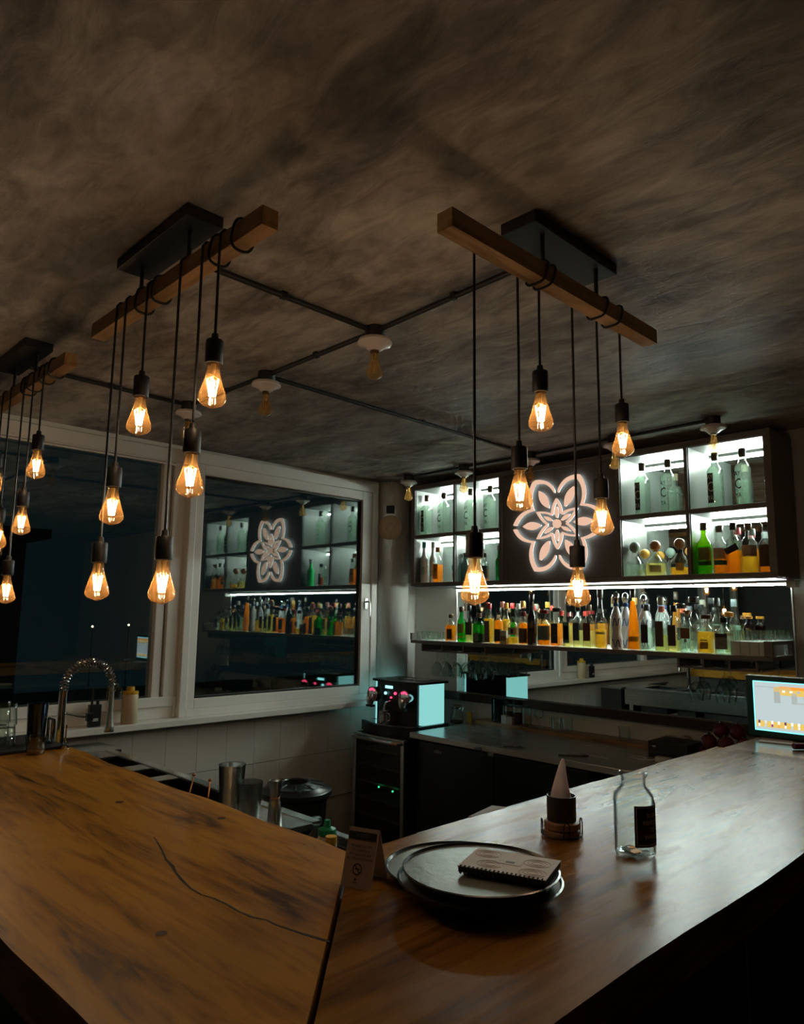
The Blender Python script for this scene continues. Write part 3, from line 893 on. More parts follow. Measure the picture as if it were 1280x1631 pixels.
B('clear bottle with dark teal label between green and maroon labels', -2.363, 3.80, ZS, .250, .031, 'square', CLEAR, PALE, .4, K, ((.03, .06, .07), .16, .58, 1.0))
B('clear bottle with maroon label right of the dark teal label', -2.29, 3.80, ZS, .250, .034, 'square', CLEAR, PALE, .4, (.3, .22, .12), ((.14, .035, .03), .16, .58, 1.0))
B('tall clear bottle with long neck and golden drink left of ceramics', -2.213, 3.80, ZS, .340, .034, 'tall', CLEAR, GOLD, .32, (.1, .09, .07), ((.7, .6, .3), .24, .28, .9))
def ceramic(desc, x, y, h, r):
    t, p = B(desc, x, y, ZS, h, r, 'hour', CERAM, stopper='dome')
    for zc, rr in ((.10, 1.0), (.47, .985)):
        pts = []
        for i in range(14):
            a = FACE - 0.7 + 1.4 * i / 13
            zz = h * (zc + 0.07 * math.sin(i * 0.75 + zc * 9))
            pts.append(((radius_at(p, zz) + .0008) * math.cos(a), (radius_at(p, zz) + .0008) * math.sin(a), zz))
        t.l('painted_swirl', tube(pts, .0028, 6), COBALT)
ceramic('white and blue ceramic hourglass bottle with silver dome in front row', -2.112, 3.80, .325, .033)
ceramic('white and blue ceramic bottle behind, left of the tall amber cone', -2.13, 3.945, .325, .033)
ceramic('white and blue ceramic bottle behind, right of the tall amber cone', -2.015, 3.945, .312, .033)
B('tall tapering amber bottle like a cone in mid shelf', -2.006, 3.80, ZS, .340, .037, 'cone', CLEAR, AMB, .8, (.05, .03, .02), ((.75, .36, .02), .14, .22, .8))
B('faceted clear bottle with black square label right of amber cone', -1.925, 3.80, ZS, .252, .041, 'square', CLEAR, WATERY, .5, (.1, .12, .14), ((.014, .013, .015), .17, .56, .7))
B('clear bottle with plain brown label and tall glass neck', -1.842, 3.80, ZS, .29, .034, 'square', CLEAR, PALE, .3, (.4, .38, .3), ((.10, .06, .04), .09, .56, .95))
B('clear bottle with dark oval label beside the brown labelled one', -1.771, 3.80, ZS, .247, .036, 'square', CLEAR, PALE, .25, K, ((.05, .038, .035), .13, .58, .85))
B('clear bottle with rust brown upper label and cork ball', -1.697, 3.80, ZS, .215, .038, 'square', CLEAR, WATERY, .5, (.22, .09, .04), ((.24, .10, .045), .34, .6, .95), ((.4, .42, .36), .25, .33, .3), stopper='cork')
B('tall clear bottle with broad black cap standing in the back row', -1.721, 3.945, ZS, .295, .031, 'std', CLEAR, WATERY, .5, K, ((.3, .33, .3), .2, .5, .8), stopper='big')
B('square yellow bottle with golden drink and wide cork', -1.599, 3.805, ZS, .198, .045, 'square', CLEAR, GOLD, .56, BRN, ((.55, .32, .06), .12, .30, .7), ((.06, .035, .015), .33, .36, .6), stopper='big')
B('clear bottle with grey patterned label and pointed shoulders, far right front', -1.508, 3.80, ZS, .186, .044, 'square', CLEAR, WATERY, .5, K, ((.20, .20, .17), .14, .46, 1.0), ((.02, .018, .015), .46, .56, 1.0))
B('small brown bottle with orange cap on the white box', -1.452, 3.99, -0.1149, .125, .024, 'square', thin_glass('brown_glass', (0.3, 0.12, 0.05), (0.08, 0.03, 0.01), 0.6, 0.05), None, 0, (.62, .27, .03), ((.5, .46, .3), .3, .5, .5), stopper='big')
B('tall clear bottle with grey striped neck in the back row', -1.60, 3.955, ZS, .288, .029, 'std', CLEAR, WATERY, .5, (.12, .15, .16), ((.3, .34, .34), .25, .5, .8))
B('short bottle with orange cap behind the yellow square bottle', -1.535, 3.945, ZS, .212, .026, 'std', CLEAR, PALE, .5, (.62, .27, .03), ((.5, .35, .2), .2, .5, .9), stopper='big')
B('clear bottle with gold cap behind the black dot label', -2.861, 3.93, ZS, .278, .028, 'std', CLEAR, PALE, .5, GLD, ((.6, .6, .5), .15, .5, .9))
B('green bottle with red cap behind the stout green bottle', -3.16, 3.93, ZS, .27, .029, 'std', GREENG, GREENL, .5, RED, ((.3, .28, .2), .15, .5, .9))
B('clear bottle with red cap behind the tall black bottle', -2.80, 3.965, ZS, .252, .026, 'std', CLEAR, PALE, .5, (.45, .05, .03), ((.5, .5, .42), .15, .5, .9))
B('clear bottle with pale green cap in the back row near yellow label', -2.925, 3.97, ZS, .262, .026, 'std', CLEAR, WATERY, .5, (.5, .56, .5), ((.4, .42, .38), .15, .5, .9))
B('green glass bottle with black cap in the back row near lime bottle', -3.24, 3.93, ZS, .262, .028, 'std', DKGREEN, GREENL, .4, K, ((.25, .22, .12), .15, .5, .9))
B('amber bottle with pink cap peeping from the back row', -3.045, 3.95, ZS, .275, .027, 'std', CLEAR, AMB, .5, (.55, .22, .18), ((.4, .3, .18), .15, .5, .9))
B('dark bottle with red neck behind the teal labelled bottle', -2.565, 3.93, ZS, .215, .028, 'std', DKGREEN, DARKAMB, .5, (.4, .04, .03), ((.06, .05, .04), .15, .5, .9))
B('clear bottle with orange cap behind the long necked golden bottle', -2.205, 3.945, ZS, .30, .028, 'std', CLEAR, GOLD, .55, (.6, .30, .06), ((.5, .42, .2), .15, .5, .9))
B('faceted clear bottle with red cap behind the black square label', -1.905, 3.935, ZS, .245, .03, 'std', CLEAR, WATERY, .5, (.5, .10, .04), ((.4, .4, .36), .15, .5, .9))
B('clear bottle with twin dark cap behind the oval label', -1.80, 3.95, ZS, .258, .029, 'std', CLEAR, WATERY, .5, K, ((.3, .3, .27), .15, .5, .9), stopper='big')
cb = Thing('small_box', 'little cream cardboard box among the lower bottles', 'box', (-2.905, 3.79, ZS))
cb.l('body', box(-.028, .022, -.014, .02, 0, .085, .001), pm('cream_card', (.55, .50, .38), .7), False)
cb.l('print', box(-.024, .018, -.0148, -.0142, .02, .05), pm('brown_print', (.28, .17, .06), .7), False)

# upper boxes: tall clear bottles with black lettering
for i, (x, lab, blk) in enumerate([(-3.66, 'tall clear lettered bottle in upper left box, nearest the column', True), (-3.49, 'tall clear lettered bottle in upper left box, right of two', False),
                            (-3.235, 'tall clear lettered bottle in second upper box, left of two', False), (-3.06, 'tall clear lettered bottle in second upper box beside the dark panel', False),
                            (-1.945, 'tall clear bottle with black lettered label in upper box right of flower panel', True), (-1.79, 'tall clear bottle with dark letters in upper box right of flower panel', False),
                            (-1.528, 'tall clear bottle with black lettered label in upper right-hand box', True), (-1.385, 'tall clear bottle with dark letters at the far upper right', False)]):
    t, p = B(lab, x, 3.84, .5757, .305, .040, 'slim', CLEAR, PALEGREEN, .74, (.10, .08, .05), None, None, None, 'tall lettered bottles')
    q = .040 * .86
    if blk:
        t.l('label', box(-q * .82, q * .02, -q - .0022, -q - .0008, .03, .19), labmat((.014, .013, .012)), False)
    ink = labmat((.62, .60, .50)) if blk else labmat((.014, .013, .012))
    for s_, zz, sz in (('AY', .168, .036), ('C', .113, .078), ('YA', .055, .036)):
        t.l('lettering', text_wall(s_, sz, -q * .42, -q - .0028, zz, .62), ink, False)
# lower boxes
B('frosted white bottle with blue cap at the far left of the lower boxes', -3.665, 3.82, .2277, .30, .027, 'std', FROST, None, 0, (.05, .22, .26), ((.35, .45, .5), .2, .4, .6))
B('frosted white bottle with grey cap, second in the lower left box', -3.612, 3.86, .2277, .30, .027, 'std', FROST, None, 0, (.3, .33, .33), ((.4, .5, .55), .16, .3, .6))
B('clear bottle of orange spirit with copper cap in lower left box', -3.535, 3.83, .2277, .257, .034, 'square', CLEAR, AMB, .5, (.4, .17, .04), ((.62, .26, .02), .10, .52, .95), ((.03, .02, .02), .3, .4, .25))
B('slim clear bottle with bright blue label in lower left box', -3.43, 3.9, .2277, .225, .026, 'std', CLEAR, WATERY, .5, K, ((.08, .36, .5), .4, .56, 1.0), ((.35, .2, .15), .1, .3, .6))
B('grey-green bottle at the left of the second lower box', -3.275, 3.83, .2277, .20, .029, 'squat', thin_glass('grey_green_glass', (.25, .35, .32), (.06, .1, .09), .6, .05), None, 0, (.1, .12, .12))
B('tall pale bottle with teal cap behind in the second lower box', -3.22, 3.95, .2277, .27, .026, 'std', CLEAR, WATERY, .5, (.2, .35, .38), ((.4, .5, .5), .2, .5, .8))
B('black labelled bottle in the second lower box', -3.10, 3.83, .2277, .19, .025, 'std', CLEAR, DARKAMB, .4, K, ((.012, .012, .012), .1, .55, 1.0))
B('small clear bottle between black label and green bottle', -3.035, 3.92, .2277, .18, .023, 'std', CLEAR, WATERY, .5, (.4, .42, .4), ((.5, .5, .48), .15, .45, .8))
B('bright green bottle beside the dark flower panel', -2.965, 3.82, .2277, .235, .030, 'std', pm('opaque_green_glass', (0.02, 0.55, 0.13), 0.15), None, 0, (.5, .55, .5), ((.01, .40, .10), .1, .3, .9), ((.2, .02, .02), .56, .6, .3))
B('round clear decanter bottle with glass ball, leftmost of three', -2.0, 3.83, .2277, .185, .048, 'decanter', CLEAR, WATERY, .36, (.25, .32, .28), None, stopper='ball')
B('round decanter bottle of yellow spirit with cork ball, middle of three', -1.876, 3.83, .2277, .185, .052, 'decanter', CLEAR, PALE, .38, (.45, .2, .06), ((.55, .5, .2), .1, .32, .6), stopper='ball')
B('round decanter bottle with cork ball and golden drink, rightmost of three', -1.735, 3.83, .2277, .19, .050, 'decanter', CLEAR, GOLD, .22, (.42, .2, .07), ((.62, .35, .06), .12, .34, .4), stopper='ball')
B('small bottle with orange ball stopper behind the clear decanter', -2.005, 3.96, .2277, .15, .03, 'decanter', CLEAR, PALE, .3, (.65, .33, .04), None, stopper='ball')
B('yellow-green whisky bottle with olive label in lower right box', -1.600, 3.83, .2277, .276, .039, 'std', thin_glass('yellow_green_glass', (.45, .75, .08), (.1, .25, .01), .7, .05), LIME, .55, (.08, .07, .04), ((.20, .20, .03), .26, .52, .95), ((.01, .06, .03), .17, .25, .95))
B('whisky bottle with cream and teal label in lower right box', -1.517, 3.83, .2277, .256, .037, 'std', CLEAR, AMB, .5, (.3, .3, .28), ((.52, .36, .22), .30, .53, 1.0), ((.02, .14, .11), .18, .28, 1.0))
t, p = B('whisky bottle with slanted black label in lower right box', -1.444, 3.82, .2277, .264, .036, 'square', CLEAR, AMB, .45, K)
g = box(-.034, .034, -.0022, -.0008, -.017, .017); g.rot('Y', -0.42); g.mv(0, -.036 * .86, .125)
t.l('label', g, labmat((.014, .012, .012)), False)
B('broad bottle of golden whisky with cream label in lower right box', -1.368, 3.82, .2277, .255, .041, 'squat', CLEAR, GOLD, .45, (.25, .14, .06), ((.58, .42, .28), .32, .55, .9), ((.3, .12, .04), .35, .37, .5))
B('bottle with dark brown label at the right end of lower boxes', -1.292, 3.84, .2277, .25, .036, 'std', CLEAR, AMB, .5, BRN, ((.10, .055, .03), .12, .56, 1.2), stopper='cork')
B('clear bottle with pink cap behind the whisky bottles at right', -1.47, 3.95, .2277, .25, .03, 'std', CLEAR, WATERY, .5, (.6, .12, .15), ((.4, .45, .42), .15, .5, .9))
B('clear bottle with silver neck behind the broad golden whisky', -1.40, 3.96, .2277, .24, .03, 'std', CLEAR, WATERY, .5, (.35, .37, .37), ((.3, .35, .33), .15, .5, .9))

# ================================================================== BACK COUNTER
ZC = -0.74
sc = Thing('steel_counter', 'long stainless steel counter under the bottle shelf', 'counter', (-2.2, 3.7, -W))
sc.w('worktop', box(-3.31, -1.16, 3.33, 3.945, ZC - 0.034, ZC, 0.003), pm('scuffed_steel_top', (0.60, 0.62, 0.61), 0.26, 0.55, var=0.08, scale=10, mapscale=(0.4, 5, 5)))
sc.w('leg', box(-1.22, -1.18, 3.40, 3.44, -W, ZC - 0.034).add(box(-2.02, -1.98, 3.9, 3.94, -W, ZC - 0.034)), STEEL)
sc.w('edge_clip', box(-2.77, -2.72, 3.322, 3.336, ZC - 0.034, ZC - 0.012, 0.002), CHROME)
lg = single('wood_ledge', box(-3.31, -1.16, 3.946, 4.083, ZC - 0.02, ZC + 0.022, 0.003), STRIP_WOOD, 'brown wooden strip along the back of the steel counter', 'ledge', (-2.2, 4.0, ZC - 0.02))
fr = Thing('undercounter_fridge', 'black undercounter fridge below the steel counter', 'fridge', (-2.6, 3.7, -W))
fr.w('body', box(-3.285, -2.05, 3.40, 3.93, -W, ZC - 0.0345, 0.003), FRIDGE)
fr.w('door', box(-3.28, -2.67, 3.365, 3.399, -W + 0.08, ZC - 0.05, 0.004), FRIDGE)
fr.w('door', box(-2.66, -2.055, 3.365, 3.399, -W + 0.08, ZC - 0.05, 0.004), FRIDGE)
fr.w('lettering', text_wall('abbe', 0.032, -3.10, 3.3645, -0.835), pm('grey_print', (.6, .62, .62), .5))
fr.w('hinge_tag', box(-2.70, -2.66, 3.355, 3.365, ZC - 0.06, ZC - 0.04, 0.001), STEEL)
wc = Thing('wine_cooler', 'black wine cooler with steel framed glass door below the coffee machine', 'wine cooler', (-3.55, 3.6, -W))
wc.w('body', box(-3.80, -3.79, 3.32, 3.93, -W, -0.79).add(box(-3.325, -3.315, 3.32, 3.93, -W, -0.79)).add(box(-3.79, -3.325, 3.32, 3.93, -0.80, -0.79)).add(box(-3.79, -3.325, 3.92, 3.93, -W, -0.80)).add(box(-3.79, -3.325, 3.32, 3.92, -W, -W + 0.1)), BLACK)
dr = wc.w('door', box(-3.80, -3.772, 3.285, 3.318, -W + 0.08, -0.792, 0.003).add(box(-3.345, -3.315, 3.285, 3.318, -W + 0.08, -0.792, 0.003)).add(box(-3.772, -3.345, 3.285, 3.318, -0.83, -0.792, 0.003)).add(box(-3.772, -3.345, 3.285, 3.318, -W + 0.08, -W + 0.13, 0.003)), STEEL)
wc.w('pane', box(-3.772, -3.345, 3.295, 3.30, -W + 0.13, -0.83), thin_glass('smoked_door_glass', (.50, .52, .52), (.15, .15, .15), .6, .05, .2), sub=dr)
wc.w('handle', tube([(-3.78, 3.282, -0.815), (-3.775, 3.262, -0.815), (-3.345, 3.262, -0.815), (-3.34, 3.282, -0.815)], 0.011), STEEL, True, sub=dr)
wc.w('handle_end', tube([(-3.40, 3.262, -0.815), (-3.348, 3.262, -0.815)], 0.0125), COPPER, True, sub=dr)
for i in range(5):
    z = -0.90 - 0.105 * i
    wc.w('rack', box(-3.785, -3.33, 3.33, 3.336, z, z + 0.014).add(box(-3.785, -3.33, 3.337, 3.88, z, z + 0.004)), pm('cooler_rack_wood', (.55, .48, .38), .6))
for x, z in ((-3.57, -1.115), (-3.44, -1.12)):
    wc.w('indicator_lamp', sphere(.006, 8, 5).mv(x, 3.312, z), em('green_led', (.05, 1, .35), 3.0), True)

# ---- coffee machine
cm = Thing('coffee_machine', 'black coffee machine with glowing cyan side panels and red lamps', 'coffee machine', (-3.58, 3.55, -0.79))
def arcfront(x0, x1, yback, yfront, bulge, n=14):
    return [(x0, yback)] + [(x0 + (x1 - x0) * i / n, yfront - bulge * math.sin(PI * i / n)) for i in range(n + 1)] + [(x1, yback)]
cm.w('base', prism(arcfront(-3.85, -3.345, 3.74, 3.40, 0.075), -0.789, -0.728), BLACK)
cm.w('drip_grid', prism(arcfront(-3.83, -3.365, 3.47, 3.405, 0.065), -0.7278, -0.724), CHROME)
cm.w('body', prism(arcfront(-3.775, -3.385, 3.72, 3.475, 0.03), -0.7238, -0.462), BLACK)
cm.w('top', prism(arcfront(-3.815, -3.345, 3.735, 3.465, 0.05), -0.4618, -0.447), BLACK)
cm.w('top_tray', box(-3.66, -3.56, 3.56, 3.64, -0.4468, -0.4435, .001).add(box(-3.52, -3.43, 3.56, 3.65, -0.4468, -0.4435, .001)), STEEL)
CY = em('cyan_panel_glow', (0.32, 0.80, 0.77), 0.46)
cm.w('light_panel', prism([(-3.384, 3.49), (-3.352, 3.49), (-3.348, 3.56), (-3.352, 3.70), (-3.384, 3.715)], -0.7235, -0.4625), CY)
cm.w('light_panel', prism([(-3.776, 3.49), (-3.808, 3.49), (-3.812, 3.56), (-3.808, 3.70), (-3.776, 3.715)], -0.7235, -0.4625), CY)
RLED = em('red_button_glow', (1.0, 0.06, 0.16), 1.1)
WLED = em('cyan_display_glow', (0.35, 0.95, 1.0), 1.0)
for x, yy, lean in ((-3.455, 3.425, 0.0), (-3.765, 3.42, 0.0)):
    hd = cm.w('brew_head', tube([(x, yy + 0.035, -0.55), (x, yy, -0.55)], 0.052, 24), CHROME, True)
    cm.w('head_ring', tube([(x + 0.046 * math.cos(a), yy - 0.002, -0.55 + 0.046 * math.sin(a)) for a in [2 * PI * i / 20 for i in range(20)]], 0.006, 6, True), STEEL, True, sub=hd)
    cm.w('lever', lathe([(0.020, 0), (0.026, .02), (0.028, .05), (0.022, .065)], 14).mv(x, yy - 0.02, -0.615), STEEL, True, sub=hd)
    cm.w('spout', box(x - .03, x + .03, yy - 0.035, yy, -0.632, -0.617, .003), BLACK, sub=hd)
    for k in (-1, 0, 1):
        cm.w('button', sphere(0.0075, 10, 6).mv(x + 0.02 * k, yy - 0.006, -0.516 - abs(k) * .005), RLED, True, sub=hd)
cm.w('display', box(-3.66, -3.59, 3.440, 3.447, -0.502, -0.484, .001), WLED)
cm.w('button', tube([(-3.655, 3.444, -0.535), (-3.655, 3.435, -0.535)], 0.010, 14), WLED, True)
cm.w('button', tube([(-3.56, 3.444, -0.53), (-3.56, 3.435, -0.53)], 0.0095, 14), RLED, True)
cm.w('button', tube([(-3.60, 3.444, -0.56), (-3.60, 3.435, -0.56)], 0.006, 14), RLED, True)
cm.w('steam_spout', tube([(-3.61, 3.445, -0.585), (-3.61, 3.40, -0.595), (-3.61, 3.39, -0.63), (-3.61, 3.39, -0.65)], 0.010, 10), CHROME, True)
mj = Thing('milk_jug', 'small steel milk jug on the coffee machine drip tray', 'jug', (-3.60, 3.375, -0.7239))
mj.l('body', lathe([(.034, 0), (.037, .004), (.036, .03), (.031, .068), (.033, .082), (.031, .082), (.029, .068), (.033, .03), (.030, .006), (.001, .005)], 20, False), STEEL)
mj.l('handle', tube([(.032, 0, .072), (.056, 0, .066), (.058, 0, .03), (.036, 0, .018)], .004), STEEL)

# ---- things along the back of the counter
def hollow(r, h, t=.002, taper=1.0, foot=.006):
    return lathe([(r * taper, 0), (r * taper, .001), (r, h), (r - t, h), ((r - t) * taper, foot), (.0005, foot - .0005)], 20, False)
cj = Thing('clip_jar', 'clear clip-top storage jar beside the coffee machine', 'jar', (-3.36, 3.84, ZC + .0005))
cj.l('glass', lathe([(.040, 0), (.045, .006), (.047, .05), (.036, .088), (.034, .10)], 20), CLEAR)
cj.l('contents', lathe([(.036, .004), (.041, .008), (.042, .018)], 20), pm('dark_beans', (.05, .03, .02), .6, var=.6, scale=90))
cj.l('lid', lathe([(.036, .1005), (.038, .103), (.037, .116), (.03, .122)], 20), thin_glass('jar_lid_glass', (.75, .8, .76), (.35, .4, .36), .7, .1, .25))
cj.l('wire_clip', tube([(.037, -.02, .1), (.046, -.012, .11), (.05, 0, .085), (.046, .012, .11), (.037, .02, .1)], .002, 6), CHROME)
yp = Thing('sweetener_packet', 'yellow packet tucked behind the clip-top jar', 'packet', (-3.315, 3.92, ZC))
yp.l('body', box(-.02, .02, -.006, .006, .0005, .075, .003), pm('yellow_packet', (.55, .33, .03), .5), False)
tj = Thing('water_bottle', 'teal translucent plastic beaker at the back of the counter', 'beaker', (-3.14, 4.005, ZC + .0225))
tj.l('body', lathe([(.034, 0), (.038, .004), (.040, .15), (.038, .15), (.035, .008), (.001, .008)], 20, False), thin_glass('teal_plastic', (.10, .55, .58), (.02, .25, .28), .5, .06, .2))
tj.l('drink', lathe([(.034, .01), (.037, .105)], 20), liquid('teal_water', (.05, .42, .46), .5))
for i, (x, y, lab) in enumerate([(-3.06, 4.03, 'glass jar with dark lid beside the teal beaker'), (-2.985, 4.025, 'glass jar with wide dark lid behind the white carton')]):
    t = Thing('lidded_jar', lab, 'jar', (x, y, ZC + .0225))
    t.l('glass', lathe([(.030, 0), (.033, .004), (.034, .11), (.028, .125)], 20), CLEAR)
    t.l('contents', lathe([(.028, .003), (.031, .07)], 20), pm('dark_tea', (.045, .03, .02), .7, var=.5, scale=80))
    t.l('lid', lathe([(.031, .1255), (.033, .128), (.033, .148), (.03, .15)], 20), BLACKM)
wb = Thing('napkin_carton', 'small white carton on the wooden strip', 'carton', (-3.02, 3.968, ZC + .0225))
wb.l('body', box(-.045, .0, -.018, .018, 0, .055, .002), WHITEPL, False)
wb.l('side_carton', box(.002, .045, -.018, .018, 0, .05, .002), PAPER, False)
single('drinking_glass', hollow(.034, .11, taper=.9), CLEAR, 'tall clear glass right of the white carton', 'glass', (-2.90, 4.01, ZC + .0225), smooth=True, local=True)
single('goblet', lathe([(r * .8, -z * .62) for r, z in WINE], 18, False), CLEAR, 'small stemmed glass standing between tall glass and tumblers', 'goblet', (-2.80, 4.01, ZC + .0225), smooth=True, local=True)
single('tumbler', hollow(.032, .075, taper=.85), CLEAR, 'left of two clear tumblers on the wooden strip', 'tumbler', (-2.67, 4.01, ZC + .0225), smooth=True, local=True)
single('tumbler', hollow(.034, .078, taper=.85), CLEAR, 'right of two clear tumblers on the wooden strip', 'tumbler', (-2.595, 4.02, ZC + .0225), smooth=True, local=True)
single('tumbler', hollow(.033, .075, taper=.85), CLEAR, 'lone clear tumbler on the wooden strip near the receipt printer', 'tumbler', (-2.20, 4.01, ZC + .0225), smooth=True, local=True)
bo = Thing('bottle_opener', 'black bottle opener lying near the edge of the steel counter', 'opener', (-2.18, 3.41, ZC))
bo.l('arm', tube([(-.06, -.03, .006), (0, 0, .008), (.05, .035, .008)], .006, 8), BLACK)
bo.l('claw', tube([(.05 + .016 * math.cos(a), .05 + .016 * math.sin(a), .008) for a in [2 * PI * i / 12 for i in range(12)]], .005, 6, True), BLACKM)
st = Thing('cocktail_strainer', 'wire cocktail strainer lying on the steel counter', 'strainer', (-2.52, 3.42, ZC))
st.l('disc', lathe([(.035, .003), (.036, .005), (.034, .006)], 20), CHROME)
st.l('handle', tube([(-.03, -.02, .005), (-.06, -.045, .006), (-.075, -.055, .006)], .005, 6), DARKSTEEL)
pr = Thing('receipt_printer', 'black receipt printer on the steel counter at right', 'printer', (-1.80, 3.83, ZC))
pr.l('body', box(-.115, .10, -.09, .12, .0005, .085, .004), BLACK, False)
pr.l('drawer_line', box(-.116, .101, -.0915, -.0905, .03, .033), DARKSTEEL, False)
pr.l('paper_slot', box(-.06, .05, -.03, -.015, .0852, .092, .001), BLACKM, False)
pr.l('badge', box(-.09, -.07, -.0915, -.0905, .055, .063), STEEL, False)
for i, (x, y, lab, rz) in enumerate([(-1.905, 3.99, 'white paper roll standing left behind the receipt printer', 0), (-1.82, 3.985, 'white paper roll lying on its side behind the receipt printer', 1)]):
    t = Thing('paper_roll', lab, 'paper roll', (x, y, ZC + .0225 if i == 0 else ZC + .0225))
    g = lathe([(.008, 0), (.036, 0), (.036, .058), (.008, .058)], 20, False).add(lathe([(.008, 0), (.008, .058)], 20, False))
    if rz:
        g.rot('X', PI / 2).mv(0, .03, .036)
    t.l('paper', g, PAPER if i else WHITEPL)
    core = lathe([(.0075, .001), (.0075, .057)], 12)
    if rz:
        core.rot('X', PI / 2).mv(0, .03, .036)
    t.l('core', core, BLACKM)
cbx = Thing('power_adapter', 'white power adapter with thin cable on the steel counter', 'adapter', (-1.80, 3.66, ZC))
cbx.l('body', box(-.03, .05, -.018, .018, .0005, .026, .004), WHITEPL, False)
cbx.l('cable', tube([(-.03, 0, .01), (-.06, -.02, .004), (-.11, -.045, .004), (-.17, -.03, .004), (-.185, .01, .004), (-.14, .035, .004), (-.09, .02, .004)], .0028, 6), WHITEPL)
DKRED = pm('dark_red_glass', (.13, .016, .024), .08, coat=.6)
spots = [(-1.625, 3.80, 0), (-1.54, 3.79, 0), (-1.455, 3.80, 0), (-1.37, 3.80, 0), (-1.585, 3.74, .07), (-1.50, 3.735, .07), (-1.415, 3.75, .07), (-1.545, 3.80, .125), (-1.46, 3.79, .13)]
crate = Thing('low_tray', 'black tray holding the heap of dark red balls', 'tray', (-1.49, 3.77, ZC))
crate.l('body', box(-.19, .19, -.09, .09, .0005, .008).add(box(-.19, -.184, -.09, .09, .008, .03)).add(box(.184, .19, -.09, .09, .008, .03)).add(box(-.184, .184, .084, .09, .008, .03)).add(box(-.184, .184, -.09, -.084, .008, .03)), BLACK, False)
names = ['front left of the lower layer', 'second along the lower layer', 'third along the lower layer', 'nearest the monitor in the lower layer', 'left in the middle layer', 'centre of the middle layer', 'right in the middle layer', 'left of the two topmost', 'right of the two topmost']
for (x, y, z), nm in zip(spots, names):
    t = Thing('glass_ball', 'dark red glossy ball left of the monitor, ' + nm, 'ball', (x, y, ZC + .008 + z), 'dark red balls')
    t.l('shell', sphere(.040, 18, 12).mv(0, 0, .0405), DKRED)
    t.l('cap', lathe([(.010, .078), (.010, .086), (.006, .088)], 10), CHROME)

# ================================================================== WORK STATION BEHIND LEFT BAR
ws = Thing('steel_workstation', 'stainless bar station with dark ice wells behind left bar top', 'workstation', (-2.6, 1.35, -W))
ZW = -0.68
tops = [(-3.60, -3.45), (-3.19, -3.09), (-2.92, -2.84), (-2.26, -1.955)]
for a, b_ in tops:
    ws.w('worktop', box(a, b_, 1.12, 1.515, ZW - .02, ZW, .001), STEEL)
ws.w('front_rim', box(-3.60, -1.60, 1.05, 1.12, ZW - .02, ZW, .001), STEEL)
ws.w('back_rim', box(-3.60, -1.955, 1.515, 1.555, ZW - .02, ZW + .004, .002), STEEL)
ws.w('back_rim', box(-1.895, -1.55, 1.50, 1.53, ZW - .03, ZW, .002), STEEL)
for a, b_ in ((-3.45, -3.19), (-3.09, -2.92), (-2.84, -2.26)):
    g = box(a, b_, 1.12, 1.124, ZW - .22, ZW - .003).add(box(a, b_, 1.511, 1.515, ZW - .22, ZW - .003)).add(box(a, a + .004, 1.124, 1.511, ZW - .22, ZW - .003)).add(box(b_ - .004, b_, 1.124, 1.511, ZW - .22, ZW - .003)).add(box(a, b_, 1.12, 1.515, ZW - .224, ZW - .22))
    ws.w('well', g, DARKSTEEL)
ws.w('front_apron', box(-3.60, -1.96, 1.535, 1.55, ZW - .16, ZW - .021), STEEL)
ws.w('speed_rail', box(-1.95, -1.55, 1.12, 1.50, ZW - .11, ZW - .10), STEEL)
for x in (-3.55, -1.60):
    for y in (1.10, 1.50):
        ws.w('leg', box(x - .02, x + .02, y - .02, y + .02, -W, ZW - (.021 if x < -3 or y < 1.2 else .12)), STEEL)
def tin(name, label, cat, x, y, z, r, h, taper, mat, dark=None):
    t = Thing(name, label, cat, (x, y, z))
    t.l('body', lathe([(r * taper, 0), (r * taper, .003), (r, h), (r * 1.03, h + .002), (r - .002, h + .001), (r * taper - .002, .006), (.001, .006)], 24, False), mat)
    return t
tin('shaker_tin', 'tall brushed steel shaker tin on the bar station', 'shaker', -2.21, 1.37, ZW, .045, .165, .8, STEEL)
t = Thing('mixing_glass', 'frosted mixing glass beside the steel shaker tin', 'glass', (-2.115, 1.38, ZW))
t.l('body', hollow(.044, .125, .003, .8), thin_glass('frosted_glass', (.55, .6, .58), (.3, .34, .32), .5, .25, .3, .25))
t = Thing('jigger', 'steel double-ended jigger standing on the bar station', 'jigger', (-2.025, 1.42, ZW))
t.l('body', lathe([(.024, 0), (.0245, .003), (.019, .07), (.0145, .082), (.016, .09), (.0205, .135), (.021, .138), (.019, .137), (.013, .095)], 24, False), STEEL)
t.l('waist_ring', lathe([(.0155, .080), (.017, .083), (.0155, .087)], 20), COPPER)
for i, (a, b_, lab) in enumerate([((-2.62, 1.40, ZW - .215), (-2.70, 1.50, ZW + .035), 'left copper bar spoon leaning in the ice well'), ((-2.47, 1.42, ZW - .215), (-2.575, 1.50, ZW + .035), 'right copper bar spoon leaning in the ice well')]):
    t = Thing('bar_spoon', lab, 'spoon', a)
    t.w('shaft', tube([a, b_], .0035, 8), COPPER, True)
    t.w('tip', sphere(.007, 10, 6).mv(*b_), COPPER, True)
t = Thing('stoppered_bottle', 'small clear bottle with glass stopper near the bar station end', 'bottle', (-1.83, 1.44, ZW - .0995))
t.l('glass', lathe([(.026, 0), (.028, .004), (.028, .10), (.012, .12), (.011, .135)], 18), CLEAR)
t.l('stopper', lathe([(.010, .1355), (.018, .14), (.019, .15), (.014, .158)], 16), CLEAR)
t = Thing('squeeze_bottle', 'cream squeeze bottle with green cap near the bar station end', 'bottle', (-1.765, 1.43, ZW - .0995))
